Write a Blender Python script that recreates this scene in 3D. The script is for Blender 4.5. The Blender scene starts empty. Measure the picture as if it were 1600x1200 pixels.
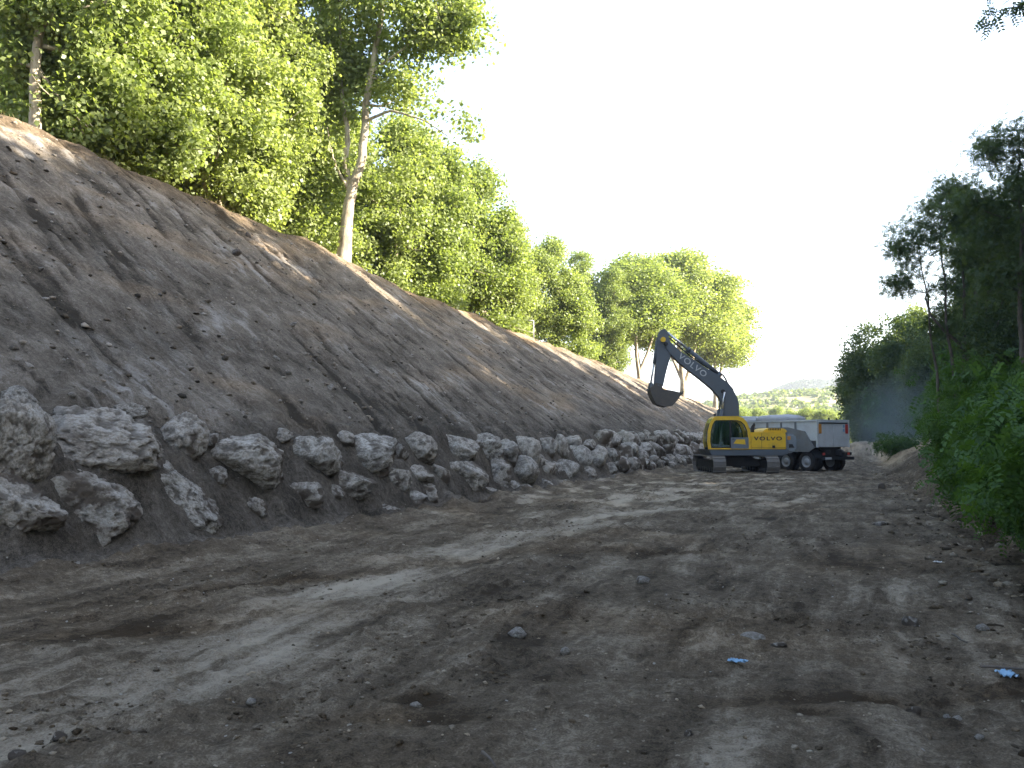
import bpy, bmesh, math, random
import numpy as np
from mathutils import Vector, Matrix

# ------------------------------------------------------------------ camera, sky, sun, exposure
S = bpy.context.scene
COL = S.collection
R = math.radians
F = 1386.0                     # focal length in photo pixels
YAW = R(20.9); HORIZON = 685.0
EYE = 1.7
cam_d = bpy.data.cameras.new("camera"); cam = bpy.data.objects.new("camera", cam_d); COL.objects.link(cam)
cam_d.sensor_width = 36.0; cam_d.lens = 36.0*F/1600.0
cam_d.clip_start = 0.05; cam_d.clip_end = 20000
cam.location = (0, 0, EYE)
cam.rotation_euler = (R(90)+math.atan((HORIZON-600)/F), 0, YAW)
S.camera = cam

SUN_AZ = R(78); SUN_EL = R(23.4)         # azimuth from +Y (along the road) towards +X
w = bpy.data.worlds.new("World"); S.world = w; w.use_nodes = True
nt = w.node_tree; nt.nodes.clear()
sky = nt.nodes.new("ShaderNodeTexSky"); sky.sky_type = 'NISHITA'; sky.sun_disc = False
sky.sun_elevation = SUN_EL; sky.sun_rotation = SUN_AZ
sky.air_density = 1.0; sky.dust_density = 2.0; sky.ozone_density = 1.0
bg = nt.nodes.new("ShaderNodeBackground"); bg.inputs[1].default_value = 0.08
wo = nt.nodes.new("ShaderNodeOutputWorld")
nt.links.new(sky.outputs[0], bg.inputs[0]); nt.links.new(bg.outputs[0], wo.inputs[0])
sl = bpy.data.lights.new("sun", 'SUN'); sl.energy = 5.0; sl.angle = R(0.5); sl.color = (1.0, 0.90, 0.74)
so = bpy.data.objects.new("sun", sl); COL.objects.link(so)
sdir = Vector((math.sin(SUN_AZ)*math.cos(SUN_EL), math.cos(SUN_AZ)*math.cos(SUN_EL), math.sin(SUN_EL)))
so.rotation_euler = sdir.to_track_quat('Z', 'Y').to_euler(); so.location = (30, 20, 40)
S.view_settings.view_transform = 'Standard'; S.view_settings.look = 'None'
S.view_settings.exposure = 2.95; S.view_settings.gamma = 1.0

S.cycles.max_bounces = 6; S.cycles.diffuse_bounces = 3; S.cycles.transmission_bounces = 4
S.cycles.transparent_max_bounces = 8; S.cycles.volume_bounces = 0
S.cycles.use_denoising = True

FW = np.array((-math.sin(YAW), math.cos(YAW))); RT = np.array((math.cos(YAW), math.sin(YAW)))
def ray(px): u = (px-800)/F; return FW+u*RT
def at_depth(px, py, t):
    d = ray(px)*t; return np.array((d[0], d[1], EYE+(HORIZON-py)/F*t))
def at_x(px, X):            # horizontal ground point on the ray at world X
    d = ray(px); t = X/d[0]; return X, d[1]*t, t

# ------------------------------------------------------------------ noise
_rng = np.random.RandomState(7)
_P = np.concatenate([_rng.permutation(256)]*3).astype(np.int64)
_G = _rng.normal(size=(256, 3)); _G /= np.linalg.norm(_G, axis=1)[:, None]
def pn(x, y, z=0.0):
    x, y, z = np.broadcast_arrays(np.asarray(x, float), np.asarray(y, float), np.asarray(z, float))
    xi = np.floor(x).astype(np.int64); yi = np.floor(y).astype(np.int64); zi = np.floor(z).astype(np.int64)
    xf = x-xi; yf = y-yi; zf = z-zi
    f = lambda t: t*t*t*(t*(t*6-15)+10)
    u, v, ww = f(xf), f(yf), f(zf)
    out = 0
    for dx in (0, 1):
        for dy in (0, 1):
            for dz in (0, 1):
                g = _G[_P[_P[_P[(xi+dx) & 255]+((yi+dy) & 255)]+((zi+dz) & 255)]]
                d = g[..., 0]*(xf-dx)+g[..., 1]*(yf-dy)+g[..., 2]*(zf-dz)
                out = out+d*(u if dx else 1-u)*(v if dy else 1-v)*(ww if dz else 1-ww)
    return out*1.6
def fbm(x, y, z=0.0, o=4, g=0.5):
    s = 0; a = 1.0
    for k in range(o):
        s = s+a*pn(np.asarray(x)*2**k+17.3*k, np.asarray(y)*2**k-9.1*k, np.asarray(z)*2**k+3.7*k); a *= g
    return s
def sst(a, b, x): t = np.clip((x-a)/(b-a), 0, 1); return t*t*(3-2*t)

# ------------------------------------------------------------------ mesh helpers
def np_mesh(name, verts, faces, attrs=None, smooth=False):
    """faces: (M,k) array of equal sized polygons or a list of such arrays"""
    if not isinstance(faces, list): faces = [faces]
    faces = [np.asarray(f, np.int32) for f in faces if len(f)]
    me = bpy.data.meshes.new(name)
    verts = np.asarray(verts, np.float32)
    me.vertices.add(len(verts)); me.vertices.foreach_set("co", verts.ravel())
    loops = np.concatenate([f.ravel() for f in faces]); tot = np.concatenate([np.full(len(f), f.shape[1], np.int32) for f in faces])
    me.loops.add(len(loops)); me.loops.foreach_set("vertex_index", loops)
    me.polygons.add(len(tot)); me.polygons.foreach_set("loop_start", np.concatenate([[0], np.cumsum(tot)[:-1]]).astype(np.int32))
    if smooth: me.polygons.foreach_set("use_smooth", np.ones(len(tot), bool))
    me.update(calc_edges=True)
    for k, v in (attrs or {}).items():
        a = me.attributes.new(k, 'FLOAT', 'POINT'); a.data.foreach_set("value", np.asarray(v, np.float32))
    return me
def link(name, me, mat=None, parent=None):
    o = bpy.data.objects.new(name, me); COL.objects.link(o)
    if mat is not None and not me.materials: me.materials.append(mat)
    if parent is not None: o.parent = parent
    return o
def tag(o, label=None, cat=None, group=None, kind=None):
    if label: o["label"] = label
    if cat: o["category"] = cat
    if group: o["group"] = group
    if kind: o["kind"] = kind
    return o
def empty(name, loc, rz=0.0):
    o = bpy.data.objects.new(name, None); COL.objects.link(o); o.location = loc; o.rotation_euler = (0, 0, rz)
    o.empty_display_size = 0.3
    return o
def copy_tree(o, parent=None):
    c = o.copy(); COL.objects.link(c)
    if parent is not None: c.parent = parent
    for ch in list(o.children): copy_tree(ch, c)
    return c

class MB:
    def __init__(s): s.bm = bmesh.new()
    def _bev(s, geom, b, seg=2):
        if b: bmesh.ops.bevel(s.bm, geom=list({e for f in geom for e in f.edges}), offset=b, segments=seg, affect='EDGES', clamp_overlap=True)
    def box(s, x0, x1, y0, y1, z0, z1, b=0.0):
        return s.prism([(x0, z0), (x1, z0), (x1, z1), (x0, z1)], y0, y1, b)
    def prism(s, poly, y0, y1, b=0.0, seg=2):          # polygon in x-z, extruded along y
        v0 = [s.bm.verts.new((x, y0, z)) for x, z in poly]; v1 = [s.bm.verts.new((x, y1, z)) for x, z in poly]
        n = len(poly); fs = [s.bm.faces.new(v0), s.bm.faces.new(v1[::-1])]
        for i in range(n): fs.append(s.bm.faces.new((v0[(i+1) % n], v0[i], v1[i], v1[(i+1) % n])))
        s._bev(fs, b, seg); return s
    def frame(s, outer, inner, y0, y1):                 # a ring: outer and inner polygon of equal length
        n = len(outer)
        def ring(p, y): return [s.bm.verts.new((x, y, z)) for x, z in p]
        o0, o1, i0, i1 = ring(outer, y0), ring(outer, y1), ring(inner, y0), ring(inner, y1)
        for k in range(n):
            j = (k+1) % n
            s.bm.faces.new((o0[k], o0[j], i0[j], i0[k])); s.bm.faces.new((o1[j], o1[k], i1[k], i1[j]))
            s.bm.faces.new((o0[j], o0[k], o1[k], o1[j])); s.bm.faces.new((i0[k], i0[j], i1[j], i1[k]))
        return s
    def cyl(s, p0, p1, r, r1=None, seg=20, b=0.0):
        p0 = Vector(p0); p1 = Vector(p1); d = p1-p0; r1 = r if r1 is None else r1
        q = d.to_track_quat('Z', 'Y').to_matrix()
        a = [s.bm.verts.new(p0+q@Vector((r*math.cos(2*math.pi*i/seg), r*math.sin(2*math.pi*i/seg), 0))) for i in range(seg)]
        c = [s.bm.verts.new(p1+q@Vector((r1*math.cos(2*math.pi*i/seg), r1*math.sin(2*math.pi*i/seg), 0))) for i in range(seg)]
        fs = [s.bm.faces.new(a[::-1]), s.bm.faces.new(c)]
        if b:
            caps = list(fs)
        for i in range(seg): f = s.bm.faces.new((a[i], a[(i+1) % seg], c[(i+1) % seg], c[i])); f.smooth = True
        if b: s._bev(caps, b)
        return s
    def lathe(s, prof, cx, cy, cz, axis='y', seg=32):    # prof: (radius, offset along axis)
        rings = []
        for r, t in prof:
            rg = []
            for i in range(seg):
                a = 2*math.pi*i/seg; c, n = r*math.cos(a), r*math.sin(a)
                p = (cx+c, cy+t, cz+n) if axis == 'y' else ((cx+t, cy+c, cz+n) if axis == 'x' else (cx+c, cy+n, cz+t))
                rg.append(s.bm.verts.new(p))
            rings.append(rg)
        for k in range(len(rings)-1):
            for i in range(seg):
                f = s.bm.faces.new((rings[k][i], rings[k][(i+1) % seg], rings[k+1][(i+1) % seg], rings[k+1][i])); f.smooth = True
        s.bm.faces.new(rings[0][::-1]); s.bm.faces.new(rings[-1]); return s
    def tube(s, pts, r, seg=8):
        for a, b in zip(pts[:-1], pts[1:]): s.cyl(a, b, r, seg=seg)
        return s
    def build(s, name, mat, parent=None, label=None):
        bmesh.ops.recalc_face_normals(s.bm, faces=s.bm.faces[:])
        me = bpy.data.meshes.new(name); s.bm.to_mesh(me); s.bm.free()
        o = link(name, me, mat, parent)
        if label: o["label"] = label
        return o

# ------------------------------------------------------------------ materials
def mat_new(name):
    m = bpy.data.materials.new(name); m.use_nodes = True; n = m.node_tree; n.nodes.clear()
    out = n.nodes.new("ShaderNodeOutputMaterial"); b = n.nodes.new("ShaderNodeBsdfPrincipled")
    n.links.new(b.outputs[0], out.inputs[0]); return m, n, b, out
def N(n, t, **kw):
    k = n.nodes.new(t)
    for a, v in kw.items(): setattr(k, a, v)
    return k
def noise_node(n, vec, scale, detail=6, rough=0.6):
    k = N(n, "ShaderNodeTexNoise"); k.inputs["Scale"].default_value = scale; k.inputs["Detail"].default_value = detail
    k.inputs["Roughness"].default_value = rough; n.links.new(vec, k.inputs["Vector"]); return k
def ramp(n, fac, stops):
    k = N(n, "ShaderNodeValToRGB"); el = k.color_ramp.elements
    while len(el) < len(stops): el.new(0.5)
    for e, (p, c) in zip(el, stops): e.position = p; e.color = (*c, 1) if len(c) == 3 else c
    n.links.new(fac, k.inputs[0]); return k
def mixc(n, fac, a, b, mode='MIX'):
    k = N(n, "ShaderNodeMix", data_type='RGBA', blend_type=mode)
    for s_, i in ((fac, 0), (a, 6), (b, 7)):
        if isinstance(s_, (int, float)): k.inputs[i].default_value = s_
        elif isinstance(s_, tuple): k.inputs[i].default_value = (*s_, 1)
        else: n.links.new(s_, k.inputs[i])
    return k.outputs[2]
def math_n(n, op, a, b=0.0, clamp=False):
    k = N(n, "ShaderNodeMath", operation=op, use_clamp=clamp)
    for s_, i in ((a, 0), (b, 1)):
        if isinstance(s_, (int, float)): k.inputs[i].default_value = s_
        else: n.links.new(s_, k.inputs[i])
    return k.outputs[0]
def bump(n, b, h, strength, dist, prev=None):
    k = N(n, "ShaderNodeBump"); k.inputs["Strength"].default_value = strength; k.inputs["Distance"].default_value = dist
    n.links.new(h, k.inputs["Height"])
    if prev is not None: n.links.new(prev, k.inputs["Normal"])
    if b is not None: n.links.new(k.outputs[0], b.inputs["Normal"])
    return k.outputs[0]

def soil_mat(name, dark, mid, pale, warm, stretch=(3.0, 0.5, 1.0), sk=0.5):
    m, n, b, out = mat_new(name)
    tc = N(n, "ShaderNodeTexCoord"); P = tc.outputs["Object"]
    tone = N(n, "ShaderNodeAttribute", attribute_name="tone").outputs["Fac"]
    hue = N(n, "ShaderNodeAttribute", attribute_name="hue").outputs["Fac"]
    big = noise_node(n, P, 1.3, 8, 0.65); fine = noise_node(n, P, 14, 6, 0.7); grit = noise_node(n, P, 70, 4, 0.7)
    mp = N(n, "ShaderNodeMapping"); mp.inputs["Scale"].default_value = stretch
    wv = N(n, "ShaderNodeVectorMath", operation='MULTIPLY_ADD'); n.links.new(noise_node(n, P, 0.8, 3).outputs["Color"], wv.inputs[0])
    wv.inputs[1].default_value = (0.5, 0.5, 0.5); n.links.new(P, wv.inputs[2]); n.links.new(wv.outputs[0], mp.inputs[0])
    strk = noise_node(n, mp.outputs[0], 1.0, 9, 0.68)
    t = math_n(n, 'ADD', tone, math_n(n, 'MULTIPLY', math_n(n, 'SUBTRACT', big.outputs[0], 0.5), 0.55))
    t = math_n(n, 'ADD', t, math_n(n, 'MULTIPLY', math_n(n, 'MULTIPLY', math_n(n, 'SUBTRACT', strk.outputs[0], 0.5), ramp(n, noise_node(n, P, 0.35, 3).outputs[0], [(0.38, (0.35, 0.35, 0.35)), (0.62, (1.0, 1.0, 1.0))]).outputs[0]), sk*3))
    t = math_n(n, 'ADD', t, math_n(n, 'MULTIPLY', math_n(n, 'SUBTRACT', fine.outputs[0], 0.5), 0.75))
    t = math_n(n, 'ADD', t, math_n(n, 'MULTIPLY', math_n(n, 'SUBTRACT', grit.outputs[0], 0.5), 0.8), True)
    c = ramp(n, t, [(0.10, dark), (0.42, mid), (0.60, tuple(0.55*a_+0.45*b_ for a_, b_ in zip(mid, pale))), (0.90, pale)]).outputs[0]
    c = mixc(n, hue, c, mixc(n, 1.0, c, warm, 'MULTIPLY'))
    # small light chips
    vo = N(n, "ShaderNodeTexVoronoi"); vo.inputs["Scale"].default_value = 9; n.links.new(P, vo.inputs["Vector"])
    chip = math_n(n, 'LESS_THAN', vo.outputs["Distance"], 0.10)
    sc = N(n, "ShaderNodeSeparateColor"); n.links.new(vo.outputs["Color"], sc.inputs[0])
    pick = math_n(n, 'GREATER_THAN', sc.outputs[0], 0.86)
    c = mixc(n, math_n(n, 'MULTIPLY', math_n(n, 'MULTIPLY', chip, pick), 0.8), c, (0.33, 0.31, 0.28))
    n.links.new(c, b.inputs["Base Color"]); b.inputs["Roughness"].default_value = 0.95
    b.inputs["Specular IOR Level"].default_value = 0.08
    p1 = bump(n, None, strk.outputs[0], 0.8, 0.07)
    p2 = bump(n, None, fine.outputs[0], 0.9, 0.05, p1)
    bump(n, b, grit.outputs[0], 0.8, 0.012, p2)
    return m
M = {}
M['road'] = soil_mat("road_soil", (0.046, 0.036, 0.025), (0.140, 0.114, 0.083), (0.38, 0.335, 0.265), (1.10, 0.95, 0.78))
M['slope'] = soil_mat("slope_soil", (0.042, 0.037, 0.030), (0.148, 0.131, 0.110), (0.36, 0.340, 0.312), (1.16, 0.93, 0.68), (1.3, 4.5, 1.3), 0.22)

def rock_mat():
    m, n, b, out = mat_new("limestone")
    tc = N(n, "ShaderNodeTexCoord"); P = tc.outputs["Object"]
    info = N(n, "ShaderNodeObjectInfo")
    pit = N(n, "ShaderNodeAttribute", attribute_name="pit").outputs["Fac"]
    mud = N(n, "ShaderNodeAttribute", attribute_name="mud").outputs["Fac"]
    a = noise_node(n, P, 3.0, 8, 0.7); f = noise_node(n, P, 16, 8, 0.75); g = noise_node(n, P, 60, 5, 0.7)
    base = ramp(n, math_n(n, 'ADD', a.outputs[0], math_n(n, 'MULTIPLY', math_n(n, 'SUBTRACT', f.outputs[0], 0.5), 1.3)),
                [(0.25, (0.10, 0.09, 0.078)), (0.42, (0.23, 0.21, 0.18)), (0.56, (0.44, 0.415, 0.375)), (0.80, (0.66, 0.63, 0.58))]).outputs[0]
    base = mixc(n, math_n(n, 'MULTIPLY', info.outputs["Random"], 0.35), base, (0.36, 0.31, 0.25))
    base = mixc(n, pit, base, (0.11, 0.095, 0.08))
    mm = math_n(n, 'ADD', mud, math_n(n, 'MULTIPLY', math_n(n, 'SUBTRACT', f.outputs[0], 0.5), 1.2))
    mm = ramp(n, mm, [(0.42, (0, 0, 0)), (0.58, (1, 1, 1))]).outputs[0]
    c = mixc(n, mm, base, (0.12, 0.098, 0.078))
    n.links.new(c, b.inputs["Base Color"]); b.inputs["Roughness"].default_value = 0.92; b.inputs["Specular IOR Level"].default_value = 0.2
    p1 = bump(n, None, f.outputs[0], 0.9, 0.06); bump(n, b, g.outputs[0], 0.7, 0.012, p1)
    return m
M['rock'] = rock_mat()

def leaf_mat(name, dark, light, trans=0.45, tcol=None, spread=1.0):
    m, n, b, out = mat_new(name); n.nodes.remove(b)
    tint = N(n, "ShaderNodeAttribute", attribute_name="tint").outputs["Fac"]
    rnd = N(n, "ShaderNodeObjectInfo").outputs["Random"]
    f = math_n(n, 'ADD', math_n(n, 'MULTIPLY', tint, 0.75*spread), math_n(n, 'MULTIPLY', rnd, 0.3), True)
    c = mixc(n, f, dark, light)
    d = N(n, "ShaderNodeBsdfDiffuse"); n.links.new(c, d.inputs[0])
    t = N(n, "ShaderNodeBsdfTranslucent"); n.links.new(mixc(n, 1.0, c, tcol or (1.5, 1.45, 0.55), 'MULTIPLY'), t.inputs[0])
    g = N(n, "ShaderNodeBsdfGlossy"); g.inputs["Roughness"].default_value = 0.45; g.inputs[0].default_value = (0.9, 0.95, 1, 1)
    m1 = N(n, "ShaderNodeMixShader"); m1.inputs[0].default_value = trans; n.links.new(d.outputs[0], m1.inputs[1]); n.links.new(t.outputs[0], m1.inputs[2])
    m2 = N(n, "ShaderNodeMixShader"); m2.inputs[0].default_value = 0.02; n.links.new(m1.outputs[0], m2.inputs[1]); n.links.new(g.outputs[0], m2.inputs[2])
    n.links.new(m2.outputs[0], out.inputs[0]); return m
M['leaf_plane'] = leaf_mat("plane_leaves", (0.138, 0.184, 0.052), (0.285, 0.325, 0.130), 0.52, (1.36, 1.42, 0.65))
M['leaf_dark'] = leaf_mat("robinia_leaves", (0.036, 0.066, 0.032), (0.115, 0.150, 0.060), 0.45)
M['leaf_bush'] = leaf_mat("bush_leaves", (0.028, 0.070, 0.018), (0.098, 0.178, 0.038), 0.38)
M['leaf_far'] = leaf_mat("far_leaves", (0.070, 0.110, 0.025), (0.170, 0.210, 0.060))

def bark_mat(name, a, c_, scale):
    m, n, b, out = mat_new(name)
    P = N(n, "ShaderNodeTexCoord").outputs["Object"]
    mp = N(n, "ShaderNodeMapping"); mp.inputs["Scale"].default_value = (1, 1, 0.35); n.links.new(P, mp.inputs[0])
    k = noise_node(n, mp.outputs[0], scale, 6, 0.65); f = noise_node(n, mp.outputs[0], scale*6, 5, 0.7)
    c = ramp(n, math_n(n, 'ADD', k.outputs[0], math_n(n, 'MULTIPLY', math_n(n, 'SUBTRACT', f.outputs[0], 0.5), 0.3)), [(0.35, a), (0.48, tuple((x+y)/2 for x, y in zip(a, c_))), (0.62, c_)]).outputs[0]
    n.links.new(c, b.inputs["Base Color"]); b.inputs["Roughness"].default_value = 0.9; bump(n, b, f.outputs[0], 0.6, 0.03); return m
M['bark_plane'] = bark_mat("plane_bark", (0.17, 0.13, 0.085), (0.43, 0.38, 0.29), 3.0)
M['bark_dark'] = bark_mat("dark_bark", (0.045, 0.036, 0.03), (0.13, 0.105, 0.085), 5.0)

def paint(name, col, rough=0.5, dirt=(0.15, 0.12, 0.095), amt=0.35, metal=0.0, scale=2.2, spec=0.35):
    m, n, b, out = mat_new(name)
    P = N(n, "ShaderNodeTexCoord").outputs["Object"]
    k = noise_node(n, P, scale, 8, 0.7); f = noise_node(n, P, scale*9, 5, 0.7)
    v = mixc(n, f.outputs[0], tuple(x*0.88 for x in col), tuple(min(1, x*1.08) for x in col))
    msk = ramp(n, math_n(n, 'ADD', k.outputs[0], math_n(n, 'MULTIPLY', math_n(n, 'SUBTRACT', f.outputs[0], 0.5), 0.4)), [(0.45, (0, 0, 0)), (0.75, (1, 1, 1))]).outputs[0]
    c = mixc(n, math_n(n, 'MULTIPLY', msk, amt), v, dirt)
    n.links.new(c, b.inputs["Base Color"]); b.inputs["Metallic"].default_value = metal
    n.links.new(math_n(n, 'ADD', math_n(n, 'MULTIPLY', msk, 0.3), rough, True), b.inputs["Roughness"])
    b.inputs["Specular IOR Level"].default_value = spec
    return m
M['yellow'] = paint("yellow_paint", (0.78, 0.48, 0.04), 0.45, amt=0.42)
M['boom'] = paint("boom_grey_paint", (0.105, 0.122, 0.145), 0.5, amt=0.25)
M['grey'] = paint("mid_grey_paint", (0.16, 0.185, 0.215), 0.5, amt=0.3)
M['cw'] = paint("counterweight_paint", (0.22, 0.25, 0.28), 0.5, amt=0.45)
M['black'] = paint("black_steel", (0.022, 0.023, 0.026), 0.6, amt=0.25)
M['track'] = paint("worn_track_steel", (0.16, 0.15, 0.14), 0.55, amt=0.7, scale=6)
M['steel'] = paint("bright_rod_steel", (0.55, 0.56, 0.58), 0.25, amt=0.1, metal=0.8)
M['bucket'] = paint("bucket_steel", (0.085, 0.078, 0.072), 0.6, amt=0.7, scale=3)
M['truck'] = paint("pale_truck_paint", (0.56, 0.58, 0.60), 0.45, amt=0.4, dirt=(0.30, 0.27, 0.24))
M['truckside'] = paint("muddy_truck_panel", (0.20, 0.205, 0.21), 0.6, amt=0.6, scale=1.5)
M['rubber'] = paint("tyre_rubber", (0.028, 0.028, 0.03), 0.85, amt=0.45)
M['rim'] = paint("rim_grey", (0.36, 0.37, 0.39), 0.45, amt=0.4, scale=6)
M['red'] = paint("red_reflector", (0.50, 0.045, 0.035), 0.4, amt=0.2)
M['orange'] = paint("orange_reflector", (0.62, 0.27, 0.06), 0.4, amt=0.2)
M['white'] = paint("white_marking", (0.48, 0.49, 0.50), 0.5, amt=0.25)
M['dk_letter'] = paint("dark_lettering", (0.03, 0.03, 0.045), 0.5, amt=0.1)
M['canvas'] = paint("grey_canvas", (0.42, 0.42, 0.44), 0.85, amt=0.6, dirt=(0.26, 0.21, 0.18), scale=1.2)
M['blue'] = paint("blue_plastic", (0.20, 0.36, 0.52), 0.5, amt=0.25)
M['seat'] = paint("seat_cloth", (0.045, 0.045, 0.05), 0.9, amt=0.2)
M['galv'] = paint("galvanised_steel", (0.40, 0.41, 0.42), 0.5, amt=0.3)
M['litter'] = paint("pale_litter", (0.70, 0.69, 0.68), 0.7, amt=0.3, scale=9)
def glass_mat():
    m, n, b, out = mat_new("cab_glass"); n.nodes.remove(b)
    tr = N(n, "ShaderNodeBsdfTransparent"); tr.inputs[0].default_value = (0.80, 0.86, 0.88, 1)
    g = N(n, "ShaderNodeBsdfGlossy"); g.inputs["Roughness"].default_value = 0.08; g.inputs[0].default_value = (0.9, 0.95, 1, 1)
    x = N(n, "ShaderNodeMixShader"); x.inputs[0].default_value = 0.2
    n.links.new(tr.outputs[0], x.inputs[1]); n.links.new(g.outputs[0], x.inputs[2]); n.links.new(x.outputs[0], out.inputs[0]); return m
M['glass'] = glass_mat()

# ------------------------------------------------------------------ terrain
CY = [-60, 0, 16, 22, 27, 33, 40, 49, 72, 96, 138, 200, 280]
CZ = [10.2, 10.2, 10.1, 9.9, 9.7, 9.42, 9.0, 8.7, 8.37, 7.63, 6.6, 5.6, 5.0]
TRACK = [(-60, 1200), (60, 1090), (200, 1058), (300, 1035), (420, 960), (520, 925), (640, 890), (760, 852), (880, 822), (1000, 785), (1080, 762)]
def ground_pt(px, py):
    t = F*EYE/(py-HORIZON); d = ray(px)*t; return d[0], d[1]
TRW = np.array([ground_pt(*p) for p in TRACK])
def poly_dist(x, y, pts):
    best = np.full(x.shape, 1e9)
    for (ax, ay), (bx, by) in zip(pts[:-1], pts[1:]):
        dx, dy = bx-ax, by-ay; t = np.clip(((x-ax)*dx+(y-ay)*dy)/(dx*dx+dy*dy), 0, 1)
        best = np.minimum(best, np.hypot(x-ax-t*dx, y-ay-t*dy))
    return best
MARKS = []
for px, py, rx, ry, ra, dt in ((1265, 1082, 0.75, 0.13, 0.45, -0.30), (1345, 1075, 0.35, 0.08, -0.7, -0.25), (1255, 1102, 0.16, 0.10, 0.2, -0.35), (655, 1082, 0.22, 0.16, 0.3, -0.6), (620, 1110, 0.5, 0.16, 0.3, -0.3),
      (1560, 1070, 0.4, 0.2, 0.4, -0.25), (1400, 985, 0.9, 0.25, 0.2, 0.25), (1000, 860, 1.2, 0.5, 0.3, -0.2), (430, 905, 1.8, 0.25, 1.1, -0.35), (180, 985, 1.2, 0.3, 0.9, -0.3), (1330, 880, 1.0, 0.8, 1.2, -0.2), (700, 860, 1.5, 0.3, 1.2, 0.2), (980, 800, 2.5, 0.5, 1.3, 0.25)):
    MARKS.append((*ground_pt(px, py), rx, ry, ra, dt))
def terrain(x, y, detail=True):
    """height, tone, hue"""
    x = np.asarray(x, float); y = np.asarray(y, float)
    cz = np.interp(y, CY, CZ)+0.12*pn(y*0.35, 3.3)
    cx = -20.3+0.35*pn(y*0.22, 8.8)+0.16*pn(y*0.9, 4.4)+0.10*pn(y*2.3, 7.4)
    wob = 0.22*pn(y*0.45, 1.1)+0.10*pn(y*1.3, 5.5)
    foot = -9.15+wob; top = -10.15+0.6*wob; zt = 1.75+0.15*pn(y*0.4, 6.2)
    # profile from the road outwards
    berm = 0.22*sst(-7.6, -9.2, x)
    wall = 0.22+(zt-0.22)*np.clip((foot-x)/(foot-top), 0, 1)
    s = (top-x)/(top-cx)
    slope = zt+(cz-zt)*s
    zl = np.where(x > foot, berm, np.where(x > top, wall, slope))
    k = 0.12                                                      # soft rounding at the crest
    plat = cz+0.02*(cx-x)+0.15*pn(x*0.2, y*0.2, 2.2)
    sm = np.clip(0.5+0.5*(plat-zl)/k, 0, 1); zl = np.where(x < top, plat*(1-sm)+zl*sm-k*sm*(1-sm), zl)
    # right hand bank
    e = 1.75+0.35*pn(y*0.25, 9.4)+0.15*pn(y*0.9, 2.7)+np.interp(y, [0, 40, 75, 110], [0.1, 0.1, -0.2, 0.0])
    zr = np.interp(x-e, [0, 0.25, 1.3, 2.6, 5, 12, 60], [0, 0.07, 0.75, 1.15, 1.5, 2.0, 3.0])
    zr = zr*np.interp(y, [-20, 6, 14, 55, 66, 200], [0.8, 0.8, 1.0, 1.1, 1.25, 1.25])
    h = np.where(x < -5, zl, np.where(x > e, zr, 0.0))
    # spoil heap and soft undulation
    h = h+1.5*np.exp(-(((x-0.9)/2.4)**2+((y-77)/4.0)**2))*(x > -6)
    road = sst(-9.4, -8.4, x)*sst(2.6, 1.4, x); isl = sst(-9.6, -10.6, x); onface = isl*sst(cx-0.8, cx+0.6, x)
    tone = np.full(x.shape, 0.36); hue = np.full(x.shape, 0.15)+0.7*sst(cx+0.3, cx-0.6, x)
    h = h+0.05*fbm(x*0.25, y*0.18, 1.0, 3)*road
    # ruts along the road
    xr = x+0.5*pn(y*0.06, 7.7)
    rut = pn(xr*1.9, y*0.10, 4.1)+0.5*pn(xr*4.2, y*0.18, 8.3)
    h = h+0.030*rut*road
    n1 = fbm(x*0.9, y*0.7, 5.0, 4, 0.55); n2 = fbm(x*3.3, y*2.6, 1.5, 4, 0.6)
    n3 = fbm(x*9.0, y*7.5, 2.5, 2, 0.6)
    h = h+road*(0.035*n1+0.024*n2+0.010*n3)
    flk = np.maximum(fbm(x*6.5, y*5.0, 41.0, 3, 0.65)-0.05, 0)*sst(-0.1, 0.5, fbm(x*0.7, y*0.5, 43.0, 3)); h = h+road*0.055*flk; tone = tone+road*(0.25*flk*pn(x*0.8, y*0.8, 45.0)-0.10*flk)
    # tread bars pressed across the tracks
    tb = np.sin(2*math.pi*(y*4.2+0.8*pn(x*0.8, y*0.5)))*sst(0.25, 0.6, pn(x*0.5, y*0.16, 9.9))
    h = h+road*0.017*tb*np.exp(-np.maximum(y-14, 0)/12)
    d = poly_dist(x, y, TRW)+0.35*fbm(x*0.8, y*0.6, 2.0, 3)
    pale = np.exp(-(d/0.75)**2)*sst(-0.55, 0.35, fbm(x*1.1, y*0.35, 6.6, 4)+0.25)
    st = fbm(x*2.6+0.25*y+0.6*pn(x*0.5, y*0.3), y*0.34, 3.0, 5, 0.65)
    tone = tone+road*(0.36*pale*(0.75+0.5*st)+0.15*sst(0.2, 1.0, st)-0.12*sst(0.1, 0.9, -st)+0.10*n1)
    for qx, qy, rx, ry, ra, dt in MARKS:
        cc, ss = math.cos(ra), math.sin(ra); ux = (x-qx)*cc+(y-qy)*ss; uy = -(x-qx)*ss+(y-qy)*cc
        gm = np.exp(-((ux/rx)**2+(uy/ry)**2)); tone = tone+dt*gm*(0.8+0.6*n2); h = h+(0.10 if dt < 0 else 0.0)*dt*gm*road*(1+n2); hue = hue+0.5*gm*(dt < 0)
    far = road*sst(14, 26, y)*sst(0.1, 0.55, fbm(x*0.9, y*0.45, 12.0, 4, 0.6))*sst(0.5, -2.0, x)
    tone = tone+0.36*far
    h = h-0.03*pale*road
    # clods along the side of the track and near the foot of the wall
    cl = np.maximum(fbm(x*5.0, y*4.2, 7.0, 3, 0.6)-0.15, 0)
    h = h+road*0.05*cl*(0.35+sst(0.0, 0.6, fbm(x*0.45, y*0.4, 11.0, 2)))
    h = h+0.07*np.exp(-((d-1.15)/0.25)**2)*road*np.maximum(0.2, n2+0.6)*0.5
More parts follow.
